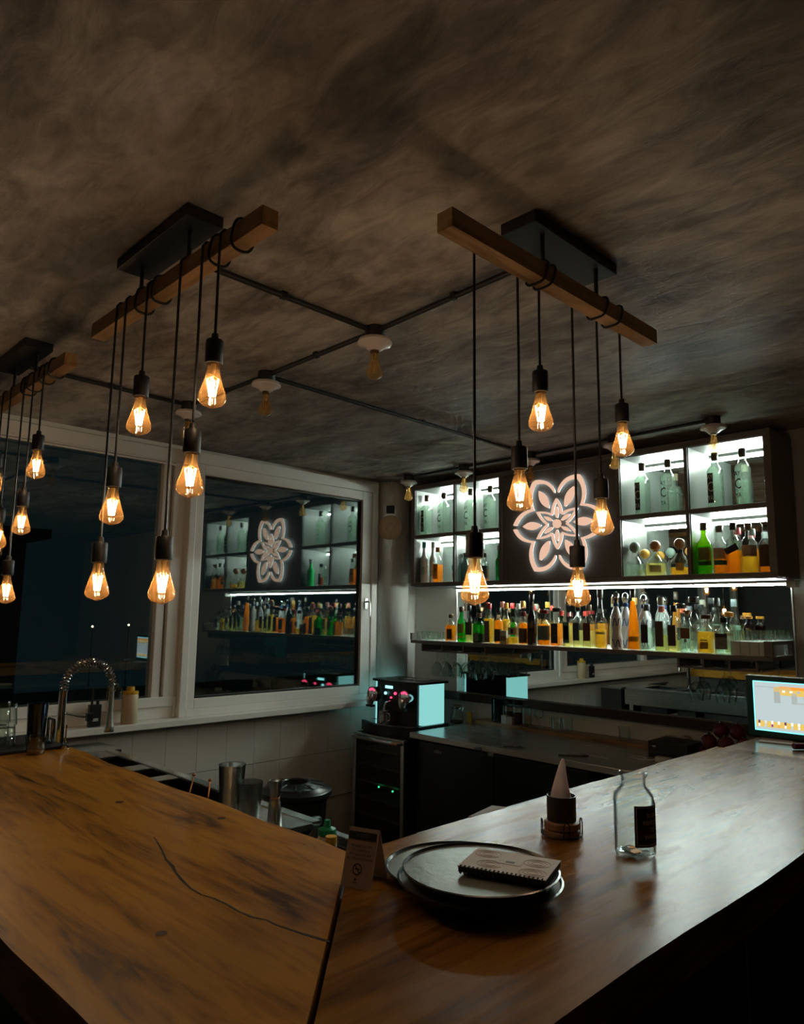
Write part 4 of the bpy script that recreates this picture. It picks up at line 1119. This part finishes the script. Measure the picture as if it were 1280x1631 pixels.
t.l('body', lathe([(.028, 0), (.03, .004), (.03, .11), (.024, .122)], 18), pm('cream_plastic', (.52, .46, .34), .5))
t.l('cap', lathe([(.026, .1225), (.028, .125), (.026, .14), (.012, .146), (.009, .165)], 16), pm('green_cap', (.01, .22, .10), .4))
t = Thing('juice_bottle', 'bottle with yellow cap between squeeze bottle and table card', 'bottle', (-1.66, 1.36, ZW - .0995))
t.l('body', lathe([(.028, 0), (.03, .004), (.03, .10), (.016, .125), (.014, .135)], 18), pm('brown_juice', (.20, .10, .05), .4))
t.l('cap', lathe([(.016, .1355), (.017, .14), (.016, .155)], 16), pm('yellow_cap', (.6, .36, .02), .4))

# ---- waste bin against the window wall
tb = Thing('waste_bin', 'round black waste bin with spoked lid and centre hole', 'bin', (-3.32, 2.46, -W))
tb.l('tub', lathe([(.135, 0), (.14, .005), (.175, .60), (.17, .60), (.136, .01), (.001, .01)], 32, False), BLACK)
lid = tb.l('lid', lathe([(.192, .598), (.198, .603), (.198, .625), (.188, .632), (.165, .642), (.16, .65), (.085, .662), (.075, .668), (.068, .662), (.066, .635)], 36, False), pm('black_bin_lid', (.02, .022, .023), .28))
for i in range(10):
    a = 2 * PI * i / 10
    tb.l('spoke', tube([(.08 * math.cos(a), .08 * math.sin(a), .663), (.158 * math.cos(a), .158 * math.sin(a), .651)], .004, 6), BLACK, sub=lid)

# ================================================================== LEFT END OF THE BAR
mt = single('bar_mat', box(-3.13, -2.79, 0.66, 1.03, ZT + .0006, ZT + .010, .002), RUBBER, 'black rubber mat on the left end of the bar', 'mat', (-2.95, 0.85, ZT))
ZM = ZT + .0102
TUM = [(.030, 0), (.031, .001), (.037, .075), (.0355, .075), (.029, .01), (.0005, .0095)]
for L in range(2):
    for i in range(3):
        for j in range(2):
            g = lathe([(r, .0752 - z) for r, z in TUM], 18, False)
            single('tumbler', g, CLEAR, 'upturned tumbler on the black mat, %s tier, %s row, %s from the camera side' % (['lower', 'upper'][L], ['window-side', 'bar-side'][j], ORD[i]), 'tumbler', (-2.985 + .077 * j, .70 + .078 * i, ZM + .0755 * L), 'stacked tumblers on the mat', True, local=True)
t = tin('shaker_tin', 'black and blue shaker tin beside the stacked tumblers', 'shaker', -2.89, 0.955, ZM, .036, .145, .82, pm('blue_black_metal', (.10, .14, .22), .15, 1.0))
t = Thing('plastic_cup', 'small clear plastic cup on the wood beside the black mat', 'cup', (-2.745, 0.91, ZT + .0005))
t.l('cup', hollow(.036, .062, .0012, .78, .002), thin_glass('cloudy_plastic', (.82, .82, .8), (.5, .5, .48), .5, .10, .25, .1))
t.l('drink', lathe([(.025, .004), (.026, .012)], 16), liquid('cup_drink', (.55, .3, .1), .6))
t = Thing('napkin_holder', 'square chrome napkin holder on the black mat', 'holder', (-2.885, 1.005, ZM))
t.l('frame', tube([(-.028, 0, .004), (.028, 0, .004), (.028, 0, .085), (-.028, 0, .085)], .006, 6, True), CHROME, False)
t.l('back_plate', box(-.024, .024, .006, .009, .004, .08, .001), STEEL, False)
t = Thing('bottle_pourer', 'thin steel pourer spout standing at the counter end', 'pourer', (-2.775, 1.020, ZT + .0005))
t.l('collar', lathe([(.014, 0), (.015, .004), (.013, .018), (.006, .024)], 14), CHROME)
t.l('tube', tube([(0, 0, .02), (.002, 0, .085)], .0028, 8), CHROME)
# spring faucet behind the counter end
fa = Thing('spring_faucet', 'chrome spring-neck kitchen faucet in front of the window', 'faucet', (-3.14, 1.13, -0.68))
fx = -3.14
fa.w('column', lathe([(.026, -.6798), (.026, -.665), (.016, -.66), (.016, -.33)], 18).mv(fx, 1.13, 0), CHROME, True)
arc = [(fx, 1.131, -.331)] + [(fx, 1.232 - .100 * math.cos(a), -.318 + .100 * math.sin(a)) for a in [PI * i / 24 for i in range(25)]] + [(fx, 1.332, -.345)]
fa.w('hose', tube(arc, .009, 10), pm('grey_hose', (.2, .2, .2), .4), True)
coil = []
for i in range(0, 340):
    u = i / 340 * (len(arc) - 1)
    k = int(u); fr_ = u - k
    p0, p1 = Vector(arc[k]), Vector(arc[min(k + 1, len(arc) - 1)])
    c = p0.lerp(p1, fr_)
    d = (Vector(arc[min(k + 1, len(arc) - 1)]) - Vector(arc[max(k - 1, 0)])).normalized()
    u1 = Vector((1, 0, 0)); u2 = d.cross(u1)
    a = i / 340 * 2 * PI * 26
    coil.append(tuple(c + (u1 * math.cos(a) + u2 * math.sin(a)) * .0155))
fa.w('spring', tube(coil, .0032, 5), CHROME, True)
fa.w('spray_head', lathe([(.020, -.515), (.021, -.51), (.018, -.49), (.012, -.44), (.011, -.345)], 16).mv(fx, 1.332, 0), STEEL, True)
fa.w('support_arm', tube([(fx, 1.142, -.42), (fx, 1.20, -.438), (fx, 1.236, -.444)], .005, 8), STEEL, True)
fa.w('support_clip', box(fx - .012, fx + .012, 1.232, 1.258, -.462, -.430, .003), BLACK)
bs = Thing('sink_unit', 'steel sink unit behind the bar end carrying the faucet', 'sink', (-3.78, 1.3, -W))
bs.w('top', box(-3.86, -3.605, 0.60, 1.60, -.70, -.6805, .002), STEEL)
bs.w('cabinet', box(-3.84, -3.62, 0.62, 1.58, -W, -.701), DARKSTEEL)

# on the sill
t = Thing('squeeze_bottle', 'cream bottle with yellow cap standing on the window sill', 'bottle', (-3.935, 1.775, -.6115))
t.l('body', lathe([(.040, 0), (.043, .004), (.043, .15), (.040, .156)], 22), pm('cream_bottle', (.55, .43, .27), .5, var=.08))
t.l('cap', lathe([(.042, .1565), (.043, .158), (.042, .172), (.022, .174), (.021, .196)], 18), pm('yellow_lid', (.62, .33, .02), .4))
t = Thing('walkie_talkie', 'black walkie-talkie with stub antenna on the window sill', 'radio', (-3.935, 1.585, -.6115))
t.l('body', box(-.016, .016, -.031, .031, 0, .115, .004), BLACK, False)
t.l('antenna', tube([(0, -.016, .113), (0, -.015, .20)], .006, 8, radii=[.007, .0045]), RUBBER)
t.l('knob', lathe([(.008, .115), (.008, .132), (.006, .134)], 12).mv(0, .014, 0), BLACK)
t.l('badge', box(.0165, .0175, -.016, .016, .03, .045), pm('silver_badge', (.45, .44, .43), .5), False)

# on the column
t = Thing('access_point', 'round cream disc device on the corner column', 'access point', (-3.905, 3.70, .643))
dv = Vector((0.62, -0.785, 0)).normalized()
M_ = dv.to_track_quat('Z', 'Y').to_matrix().to_4x4()
M_.translation = Vector((0, 0, 0)) 
g = lathe([(.075, 0), (.092, .006), (.094, .018), (.085, .028), (.05, .034), (.001, .036)], 32, True); g.tf(M_)
t.l('shell', g, pm('cream_device', (.62, .47, .33), .45, var=.03))
g = lathe([(.033, .0355), (.034, .037), (.03, .039), (.001, .0395)], 24); g.tf(M_)
t.l('centre_button', g, pm('cream_device_centre', (.58, .50, .42), .4, var=.03))
t = Thing('security_camera', 'small black security camera above the cream disc', 'camera', (-3.905, 3.70, .78))
g = box(-.03, .03, -.03, .03, 0, .032, .006); g.tf(M_)
t.l('housing', g, BLACK, False)
g = lathe([(.014, .0322), (.014, .038), (.009, .036)], 18); g.tf(M_)
t.l('lens', g, pm('lens_glass', (.10, .14, .22), .08, .6))
g = tube([(-.005, 0, .03), (-.012, -.002, .1), (.004, 0, .215)], .0035, 6)
t.l('cable', g, WHITEPL)

# ================================================================== ON THE RIGHT BAR TOP
def tray(label, x, y, z, r, mat):
    t = Thing('serving_tray', label, 'tray', (x, y, z), 'round bar trays')
    t.l('rim', lathe([(r * .88, .0), (r * .90, .0), (r * .985, .012), (r, .0155), (r * .975, .0165), (r * .955, .0125)], 48, False), pm('dark_tray_rim', (.03, .031, .032), .25))
    t.l('surface', lathe([(r * .88, .0003), (r * .955, .0115), (r * .955, .0122), (.001, .0122)], 48, False), mat)
    return t
TRAYTOP = pm('worn_tray_rubber', (.16, .17, .16), .32, var=.35, scale=9, bump=.1)
TRAYTOP2 = pm('worn_steel_tray', (.30, .32, .30), .32, .5, var=.3, scale=8)
tray('round grey tray lying on the wood behind the stacked trays', -0.972, 1.128, ZT + .0003, .152, TRAYTOP2)
tray('round dark tray, lower one of the offset stack of two', -0.878, 1.066, ZT + .0172, .149, TRAYTOP)
tray('round dark tray on top of the stack under the notebook', -0.876, 1.066, ZT + .034, .142, TRAYTOP)

nb = Thing('spiral_notebook', 'spiral notebook with patterned cover lying on the top tray', 'notebook', (-0.83, 1.092, ZT + .0508), rz=math.radians(20))
nb.l('pages', box(-.078, .078, -.053, .056, 0, .009, .0008), pm('notebook_pages', (.10, .085, .075), .8), False)
nb.l('cover', box(-.079, .079, -.054, .057, .0092, .0106, .0004), pm('taupe_cover', (.52, .42, .38), .6, var=.1), False)
for cx, cyy in ((-.05, .03), (.045, .02), (.05, -.03), (-.03, -.02)):
    for k, rr in enumerate((.024, .017, .010)):
        pts = [(cx + rr * math.cos(a), cyy + rr * .8 * math.sin(a), .0108) for a in [2 * PI * i / 16 for i in range(16)]]
        pts = [p for p in pts if -.077 < p[0] < .077 and -.052 < p[1] < .055]
        if len(pts) > 6:
            nb.l('printed_ring', tube(pts, .0003, 4), pm('cover_print', (.47, .375, .335), .6))
nb.l('title_patch', box(-.022, .022, -.008, .014, .0107, .0110), pm('pale_patch', (.46, .40, .36), .6), False)
nb.l('emblem', box(-.008, .008, .0, .008, .0111, .0113), pm('dark_emblem', (.08, .065, .06), .6), False)
for i in range(20):
    x = -.073 + .146 * i / 19
    nb.l('spiral_loop', tube([(x, -.053 + .007 * math.cos(a), .0055 + .007 * math.sin(a)) for a in [2 * PI * j / 10 for j in range(10)]], .0011, 5, True), BLACKM, key='spiral%d' % i)

# table card
tc_ = Thing('table_card', 'folded no-smoking table card on the bar corner seam', 'card', (-1.068, 0.957, ZT + .0004), rz=math.radians(21.6))
CW, CD, CH = .031, .036, .096
def slope(y0, y1, mat, name, t=.0012):
    v = [(-CW, y0, 0), (CW, y0, 0), (CW, y1, CH), (-CW, y1, CH), (-CW, y0 + t, 0), (CW, y0 + t, 0), (CW, y1 + t, CH - .0005), (-CW, y1 + t, CH - .0005)]
    return tc_.l(name, G(v, [(0, 1, 2, 3), (4, 7, 6, 5), (0, 4, 5, 1), (3, 2, 6, 7), (0, 3, 7, 4), (1, 5, 6, 2)]), mat, False)
fp = slope(-CD, -.002, pm('card_front', (.66, .53, .48), .7, var=.05), 'front_face')
slope(CD, .001, pm('card_back', (.6, .49, .44), .7, var=.05), 'back_face')
def on_card(g, lift=.0006):
    out = []
    for x, y, _ in g.v:          # y = height along the slope
        t_ = y / CH
        out.append((x, -CD + (CD - .002) * t_ - lift, y + lift * .3))
    return G(out, g.f)
INK = pm('card_ink', (.05, .035, .03), .7)
def rect2(x0, x1, y0, y1):
    return G([(x0, y0, 0), (x1, y0, 0), (x1, y1, 0), (x0, y1, 0)], [(0, 1, 2, 3)])
tc_.l('header_band', on_card(rect2(-CW + .001, CW - .003, CH - .019, CH - .006)), pm('card_header', (.03, .035, .045), .6), False)
def card_line(s_, size, yy, sq, mat=INK, lift=.0008):
    g = text_geo(s_, size)
    tc_.l('lettering', on_card(G([(x * sq, y + yy, 0) for x, y, _ in g.v], g.f), lift), mat, False)
card_line('AVISO', .010, CH - .0125, 1.0, pm('header_ink', (.20, .20, .24), .6), .0012)
for i, s_ in enumerate(('PROHIBIDO EL USO', 'DE CIGARRO EN', 'ESTA AREA DEL BAR', 'NO FUMAR POR FAVOR')):
    card_line(s_, .0062, .0665 - .0068 * i, .82)
def ring2(cx, cyy, r0, r1, n=24):
    v = []; f = []
    for i in range(n):
        a = 2 * PI * i / n
        v += [(cx + r0 * math.cos(a), cyy + r0 * math.sin(a), 0), (cx + r1 * math.cos(a), cyy + r1 * math.sin(a), 0)]
        k, k2 = 2 * i, 2 * ((i + 1) % n)
        f.append((k, k2, k2 + 1, k + 1))
    return G(v, f)
sym = ring2(-.002, .030, .0075, .0095)
bar_ = rect2(-.0085, .0085, -.0009, .0009); bar_.rot('Z', -PI / 4); bar_.mv(-.002, .030, 0)
sym.add(bar_).add(rect2(-.0065, .002, .029, .031)).add(rect2(.0025, .0035, .029, .031))
tc_.l('no_smoking_symbol', on_card(sym), INK, False)
tc_.l('crest', on_card(ring2(-.003, .0135, .0, .0022, 10).add(rect2(-.008, .002, .0085, .0095))), INK, False)

# napkin cup on its wooden base
nc = Thing('napkin_cup', 'dark tin cup with rolled napkin on a round wooden base', 'napkin holder', (-0.98, 1.487, ZT + .0004))
nc.l('wooden_base', lathe([(.038, 0), (.041, .003), (.041, .012), (.036, .015), (.041, .018), (.040, .030), (.036, .033)], 28), pm('turned_wood', (.30, .17, .10), .5, var=.25, scale=25))
nc.l('cup', lathe([(.0325, .0335), (.0335, .036), (.0335, .088), (.0315, .0885), (.031, .04), (.001, .039)], 28, False), pm('gunmetal_tin', (.055, .065, .07), .35, .6, bump=.15, scale=30))
v = []; f = []
RN = 13; SN = 22
for j in range(RN):
    t_ = j / (RN - 1)
    zz = .042 + .128 * t_
    base = .029 * (1 - t_) ** .75 + .0025
    for i in range(SN):
        a = 2 * PI * i / SN
        fold = 1 + .10 * math.sin(2 * a + 5 * t_) + .05 * math.sin(5 * a - 3 * t_)
        v.append((base * fold * math.cos(a) + .006 * t_ - .004 * math.sin(PI * t_), base * fold * .8 * math.sin(a), zz))
for j in range(RN - 1):
    for i in range(SN):
        a, b_ = j * SN + i, j * SN + (i + 1) % SN
        f.append((a, b_, b_ + SN, a + SN))
f.append(tuple(range((RN - 1) * SN, RN * SN)))
NAPK = pm('cloth_napkin', (.84, .72, .71), .85, var=.06, scale=12)
_haze(NAPK, (.85, .74, .72), 0.45)
nc.l('napkin', G(v, f), NAPK)
for a in (-2.3, -0.75, .9, 2.5):
    ca, sa = math.cos(a), math.sin(a)
    ta, tb_ = -sa, ca
    r0 = .046
    pts = [(r0 * ca + ta * o, r0 * sa + tb_ * o, z) for o, z in ((-.007, .002), (-.007, .030), (-.003, .037), (.003, .037), (.007, .030), (.007, .002))]
    nc.l('wire_clip', tube(pts, .0014, 6), BLACKM)
nc.l('wire_ring', tube([(.045 * math.cos(a), .045 * math.sin(a), .003) for a in [2 * PI * i / 24 for i in range(24)]], .0015, 6, True), BLACKM)

# glass jar
gj = Thing('glass_jar', 'clear glass tip jar with black label on the right bar top', 'jar', (-0.798, 1.487, ZT + .0004))
JG = thin_glass('jar_glass', (.95, .97, .96), (.16, .20, .20), .9, .012, .05)
gj.l('glass', lathe([(.036, 0), (.040, .002), (.0425, .008), (.0425, .112), (.040, .124), (.032, .134), (.0265, .139), (.0250, .144), (.0250, .158), (.0285, .161), (.0300, .165), (.0285, .169), (.0255, .170),
                     (.0230, .167), (.0225, .145), (.030, .1325), (.0385, .121), (.0405, .111), (.0405, .009), (.030, .006), (.0005, .007)], 44, False), JG)
jl = gj.l('label', arc_shell(.0429, .026, .108, math.radians(-62), math.radians(45), .0004, 20), pm('black_jar_label', (.012, .013, .013), .5))
JI = pm('label_chalk', (.75, .75, .72), .7)
for i, (s_, zz) in enumerate((('BUEN', .088), ('REMEDIO', .074), ('TE', .060), ('WHISKY', .046))):
    gj.l('lettering', text_round(s_, .0125, .0436, math.radians(-8), zz, .9), JI, False, sub=jl)
for zz in (.030, .104):
    gj.l('label_border', arc_shell(.0434, zz, zz + .0012, math.radians(-57), math.radians(40), .0002, 18), JI, sub=jl)
gj.l('label_border', arc_shell(.0434, .030, .105, math.radians(-57), math.radians(-55), .0002, 3), JI, sub=jl)
for i, (x, y, rz, rx, mm) in enumerate([(.008, -.012, .4, .25, COPPER), (-.014, .006, 1.2, -.2, CHROME), (.012, .014, 2.0, .15, CHROME), (-.006, -.016, .9, .1, pm('green_note', (.25, .36, .28), .8))]):
    t = Thing('coin' if i < 3 else 'folded_note', ['copper coin lying in the glass jar', 'left silver coin lying in the glass jar', 'right silver coin lying in the glass jar', 'folded green banknote in the bottom of the jar'][i], 'coin' if i < 3 else 'banknote', (-0.798 + x, 1.487 + y, ZT + .0085))
    if i < 3:
        t.l('disc', lathe([(.0115, .0002), (.012, .001), (.0115, .002)], 20).rot('X', rx * .3).mv(0, 0, .001), mm)
        t.l('face_relief', tube([(.009 * math.cos(a), .009 * math.sin(a), .0032) for a in [2 * PI * k / 16 for k in range(16)]], .0004, 4, True), mm)
    else:
        t.l('fold', box(-.016, .016, -.008, .008, 0, .0012, .0003).rot('Y', .12).mv(0, 0, .002), mm, False)
        t.l('under_fold', box(-.015, .013, -.007, .009, .0, .0008).mv(0, 0, .0002), mm, False)

# ---- monitor at the end
mo = Thing('monitor', 'flat monitor with glowing till screen at the right end of bar', 'monitor', (-1.02, 3.36, ZT))
mo.w('stand', box(-1.10, -0.94, 3.32, 3.43, ZT + .0003, ZT + .008, .003).add(box(-1.06, -0.98, 3.35, 3.37, ZT + .008, ZT + .12)), BLACK)
BEZ = pm('glow_tinted_bezel', (.012, .085, .082), .3)  # teal glow of the screen is put into the bezel colour
mo.w('housing', box(-1.233, -.80, 3.315, 3.35, -.497, -.243, .004), BEZ)
mo.w('top_edge', box(-1.232, -.801, 3.3125, 3.3148, -.2465, -.2435), pm('grey_edge', (.35, .36, .35), .5))
SX0, SX1, SZ0, SZ1 = -1.203, -.822, -.472, -.2655
scr = mo.w('screen', box(SX0, SX1, 3.3130, 3.3148, SZ0, SZ1), em('screen_grey', (.43, .51, .51), 0.70))
def spx(u0, u1, v0, v1, c, s_=1.0, d=.0004):
    s_ *= 0.78
    x0 = SX0 + (SX1 - SX0) * u0; x1 = SX0 + (SX1 - SX0) * u1
    z1 = SZ1 - (SZ1 - SZ0) * v0; z0 = SZ1 - (SZ1 - SZ0) * v1
    k = 'screen_%d_%d_%d' % tuple(int(c_ * 99) for c_ in c)
    mo.w('screen_graphic', box(x0, x1, 3.3128 - d, 3.3129, z0, z1), em(k, c, s_), sub=scr)
EDGE = (.22, .95, .95)  # cyan glow at the screen rim, painted as thin bright lines
spx(0, 1, 0, .018, EDGE, 1.0, .0002); spx(0, 1, .975, 1, EDGE, 1.0, .0002); spx(0, .012, .02, .97, EDGE, 1.0, .0002)
spx(.02, .22, .105, .12, (.30, .33, .31)); spx(.22, .40, .10, .20, (.50, .38, .16)); spx(.28, .98, .085, .145, (.75, .27, .04)); spx(.28, .98, .145, .26, (.60, .42, .10))
spx(.22, .285, .20, .42, (.30, .33, .31)); spx(.40, .455, .20, .42, (.32, .35, .33)); spx(.52, .98, .26, .33, (.32, .35, .33)); spx(.455, .98, .38, .42, (.36, .38, .36))
spx(.02, .98, .80, .92, (.60, .42, .10)); 
rs = random.Random(3)
for i in range(14):
    u = .04 + .068 * i
    spx(u, u + .022, .79, .85, rs.choice([(.8, .8, .85), (.12, .05, .10), (.5, .6, .7), (.85, .85, .8)]), 1, .0007)
    spx(u, u + .02, .86, .91, rs.choice([(.25, .03, .25), (.75, .75, .75), (.7, .3, .1), (.4, .5, .6)]), 1, .0007)
for i in range(9):
    u = .31 + .075 * i
    spx(u, u + .028, .165, .20, rs.choice([(.8, .8, .9), (.3, .35, .5), (.9, .9, .9)]), 1, .0007)
t = Thing('paper_slip', 'pale paper slip lying under the monitor', 'paper', (-1.09, 3.215, ZT), rz=.2)
t.l('sheet', box(-.06, .06, -.03, .03, .0003, .002), PAPER, False)
t.l('curled_edge', tube([(-.06, .03, .004), (.06, .03, .004)], .003, 8), PAPER)
t = Thing('marker_pen', 'dark magenta marker pen lying right of the paper slip', 'pen', (-0.955, 3.14, ZT), rz=.9)
t.l('barrel', tube([(-.05, 0, .012), (.03, 0, .012)], .0115, 12), pm('magenta_plastic', (.18, .02, .10), .35))
t.l('cap', tube([(.031, 0, .012), (.07, 0, .012)], .012, 12), BLACK)

# low shelf inside the right bar with papers
sfl = Thing('inner_shelf', 'dark shelf on the inner side of the right bar', 'shelf', (-1.36, 2.0, ZT - .16))
sfl.w('board', box(-1.56, -1.169, 1.60, 2.6, ZT - .16, ZT - .14, .002), BLACKM)
sfl.w('bracket', box(-1.5, -1.175, 1.62, 1.64, ZT - .22, ZT - .1605).add(box(-1.5, -1.175, 2.55, 2.57, ZT - .22, ZT - .1605)), BLACKM)
t = Thing('paper_stack', 'loose menus and papers lying on the inner shelf of the bar', 'papers', (-1.45, 1.82, ZT - .1398), rz=.2)
t.l('lower_sheet', box(-.09, .09, -.14, .14, .0, .006, .001), pm('teal_paper', (.16, .34, .36), .5), False)
t.l('upper_sheet', box(-.07, .06, -.02, .14, .0062, .018, .001).rot('Y', -.06).mv(0, 0, .008), pm('pinkish_menu', (.26, .20, .19), .7), False)

# ================================================================== LAMPS
BULB = [(.0125, 0), (.0135, -.004), (.0138, -.014), (.017, -.030), (.0235, -.052), (.0295, -.070), (.0315, -.080), (.0300, -.088), (.0235, -.0955), (.013, -.100), (.004, -.1035), (.0012, -.1045)]
def filaments():
    g = G()
    for k in range(4):
        a = PI / 4 + PI / 2 * k
        g.add(tube([(.0125 * math.cos(a), .0125 * math.sin(a), -.036), (.0065 * math.cos(a), .0065 * math.sin(a), -.076)], .0013, 6))
    return g
def wires():
    g = tube([(0, 0, -.002), (0, 0, -.030)], .0045, 8, radii=[.006, .003])
    for k in range(4):
        a = PI / 4 + PI / 2 * k
        g.add(tube([(0, 0, -.028), (.0125 * math.cos(a), .0125 * math.sin(a), -.0355)], .0006, 4))
        g.add(tube([(0, 0, -.078), (.0065 * math.cos(a), .0065 * math.sin(a), -.0765)], .0006, 4))
    g.add(tube([(0, 0, -.03), (0, 0, -.078)], .0007, 4))
    return g
def put_bulb(t, at, lit, kx=1.0):
    """at: top of the glass in room coordinates"""
    loc = tuple(a - b for a, b in zip(at, t.loc))
    bo_ = t.l('bulb', lathe([(r * kx, z * kx) for r, z in BULB], 22, False), BULB_G if lit else BULB_OFF, True, key=('bulb', lit, kx), loc=loc)
    t.l('filament', filaments().tf(Matrix.Scale(kx, 4)), FIL if lit else FIL_OFF, True, sub=bo_, key=('fil', lit, kx))
    t.l('stem', wires().tf(Matrix.Scale(kx, 4)), pm('brass_stem', (.55, .38, .16), .3, .7), True, sub=bo_, key=('stem', lit, kx))
    return bo_

def pendant(label, axis, beam, plate, cords, side, loops, mat):
    """beam: (a0,a1,b0,b1,z0,z1) along axis a; cords: (a, bottom of bulb z); side: coordinate b of the cords"""
    a0, a1, b0, b1, z0, z1 = beam
    mp = (lambda a, b, z: (a, b, z)) if axis == 'x' else (lambda a, b, z: (b, a, z))
    def bx(p0, p1, q0, q1, r0, r1, bev=0.0):
        return box(p0, p1, q0, q1, r0, r1, bev) if axis == 'x' else box(q0, q1, p0, p1, r0, r1, bev)
    bc = (b0 + b1) / 2
    base = mp((a0 + a1) / 2, bc, z0)
    t = Thing('pendant_lamp', label, 'pendant lamp', base, 'wooden beam pendant lamps')
    t.w('beam', bx(a0, a1, b0, b1, z0, z1, .0012), mat)
    p0, p1, q0, q1 = plate
    t.w('ceiling_plate', bx(p0, p1, q0, q1, .968, .9995, .002), BLACKM)
    for a in (p0 + .07, p1 - .07):
        t.w('hanger', tube([mp(a, bc, .968), mp(a, bc, z1 - .001)], .006, 8), BLACKM, True)
    hw, hh = (b1 - b0) / 2 + .004, (z1 - z0) / 2 + .004
    zc = (z0 + z1) / 2
    for a in loops:
        pts = []
        for i in range(28):
            th = 2 * PI * i / 28
            c, s_ = math.cos(th), math.sin(th)
            k = (abs(c) ** 3.2 + abs(s_) ** 3.2) ** (-1 / 3.2)
            pts.append(mp(a + .012 * math.sin(th), bc + (hw + .004) * k * c, zc + (hh + .006) * k * s_))
        t.w('cord_loop', tube(pts, .0036, 6, True), BLACK, True)
    far = bc + (bc - side)
    for i, (a, zb) in enumerate(cords):
        ztop = zb + .1045 + .055 + .016
        # cord comes over the beam and drops on one side
        path = [mp(a + .012, bc, z1 + .004), mp(a + .004, side + (bc - side) * .25, z1 + .004), mp(a, side, z1 - .006), mp(a, side, z0), mp(a + .0015 * math.sin(i * 2.1), side, (z0 + ztop) / 2), mp(a, side, ztop)]
        t.w('cord', tube(path, .0033, 8), BLACK, True)
        x, y, _ = mp(a, side, 0)
        loc = (x - base[0], y - base[1], zb - base[2])
        t.l('socket', lathe([(.0040, .1760), (.0075, .1745), (.0085, .164), (.0095, .1605), (.0185, .1595), (.0200, .157), (.0200, .1065), (.0185, .1045), (.0135, .1045)], 22, False), BLACKM, True, key='socket', loc=loc)
        put_bulb(t, (x, y, zb + .1045), True)
    return t

pendant('pendant lamp with pale wooden beam on the right, six lit bulbs', 'y', (1.083, 2.03, -1.008, -.963, .832, .877), (1.385, 1.785, -1.065, -.958),
        [(1.218, .020), (1.386, .244), (1.478, .457), (1.634, .022), (1.762, .218), (1.893, .461)], -1.0145, [1.43, 1.462, 1.72, 1.80], BEAM_Y)
pendant('pendant lamp with orange-lit wooden beam at centre left, six lit bulbs', 'x', (-2.19, -1.252, .790, .832, .832, .877), (-1.965, -1.55, .765, .865),
        [(-1.416, .451), (-1.497, .256), (-1.790, .453), (-1.605, .015), (-1.925, .227), (-1.987, .025)], .7835, [-1.36, -1.46, -1.76, -1.86], BEAM)
pendant('pendant lamp with wooden beam at far left, partly out of view', 'x', (-3.45, -2.50, .82, .862, .832, .877), (-3.20, -2.80, .775, .875),
        [(-2.68, .453), (-2.79, .262), (-2.895, .018), (-3.165, .46), (-3.06, .227), (-3.27, .02)], .8135, [-2.63, -2.73, -2.86, -2.93], BEAM)

def ceiling_lamp(label, x, y, tilt=0.0):
    t = Thing('ceiling_lamp', label, 'ceiling lamp', (x, y, .90))
    t.w('junction_box', lathe([(.034, .962), (.036, .965), (.036, .9995)], 20).mv(x, y, 0), BLACKM, True)
    t.w('porcelain_holder', lathe([(.018, .915), (.026, .918), (.034, .928), (.060, .938), (.062, .943), (.058, .953), (.034, .9615)], 28).mv(x, y, 0), PORCELAIN, True)
    t.w('ring_screw', tube([(x + .02, y - .045, .953), (x + .02, y - .045, .94)], .003, 6), BLACKM, True)
    t.w('socket_mouth', lathe([(.015, .908), (.016, .9145)], 16).mv(x, y, 0), pm('brass_mouth', (.12, .08, .04), .4, .6), True)
    put_bulb(t, (x, y, .9078), False, .95)
for x, y, lab in ((-1.80, 1.616, 'unlit amber bulb in porcelain holder where two conduits cross at centre'), (-2.48, 1.62, 'unlit amber bulb in porcelain holder, middle of the three-lamp conduit'),
                  (-3.128, 1.61, 'unlit amber bulb in porcelain holder nearest the long window'), (-3.63, 3.615, 'unlit amber ceiling bulb by the corner column'),
                  (-3.10, 3.61, 'unlit amber ceiling bulb above the left bottle boxes'), (-2.555, 3.60, 'unlit amber ceiling bulb above the flower sign, left side'),
                  (-1.97, 3.58, 'unlit amber ceiling bulb right of the flower sign'), (-1.415, 3.56, 'unlit amber ceiling bulb above the right-hand bottle boxes')):
    ceiling_lamp(lab, x, y)
def conduit(label, a, b_):
    t = Thing('conduit', label, 'conduit', (a[0], a[1], .98), 'black ceiling conduits')
    g = tube([(a[0], a[1], .986), (b_[0], b_[1], .986)], .0095, 10)
    t.w('pipe', g, BLACKM, True)
    c = ((a[0] + b_[0]) / 2, (a[1] + b_[1]) / 2)
    t.w('saddle_clip', box(c[0] - .010, c[0] + .010, c[1] - .010, c[1] + .010, .9765, .9995, .002), BLACKM)
conduit('black conduit from centre lamp to the right pendant plate', (-1.762, 1.614), (-1.068, 1.585))
conduit('black conduit between centre lamp and middle lamp', (-2.442, 1.62), (-1.838, 1.616))
conduit('black conduit between middle lamp and window-side lamp', (-3.09, 1.61), (-2.518, 1.62))
conduit('black conduit from centre lamp to the centre left pendant plate', (-1.79, .868), (-1.80, 1.578))
conduit('black conduit from far left pendant plate to window-side lamp', (-3.10, .878), (-3.126, 1.572))
conduit('black conduit from middle lamp to the lamps by the shelves', (-2.485, 1.658), (-2.552, 3.562))
conduit('black conduit along the shelves from column to flower sign', (-3.592, 3.614), (-2.593, 3.601))
conduit('black conduit along the shelves from flower sign to the right', (-2.517, 3.599), (-1.453, 3.561))
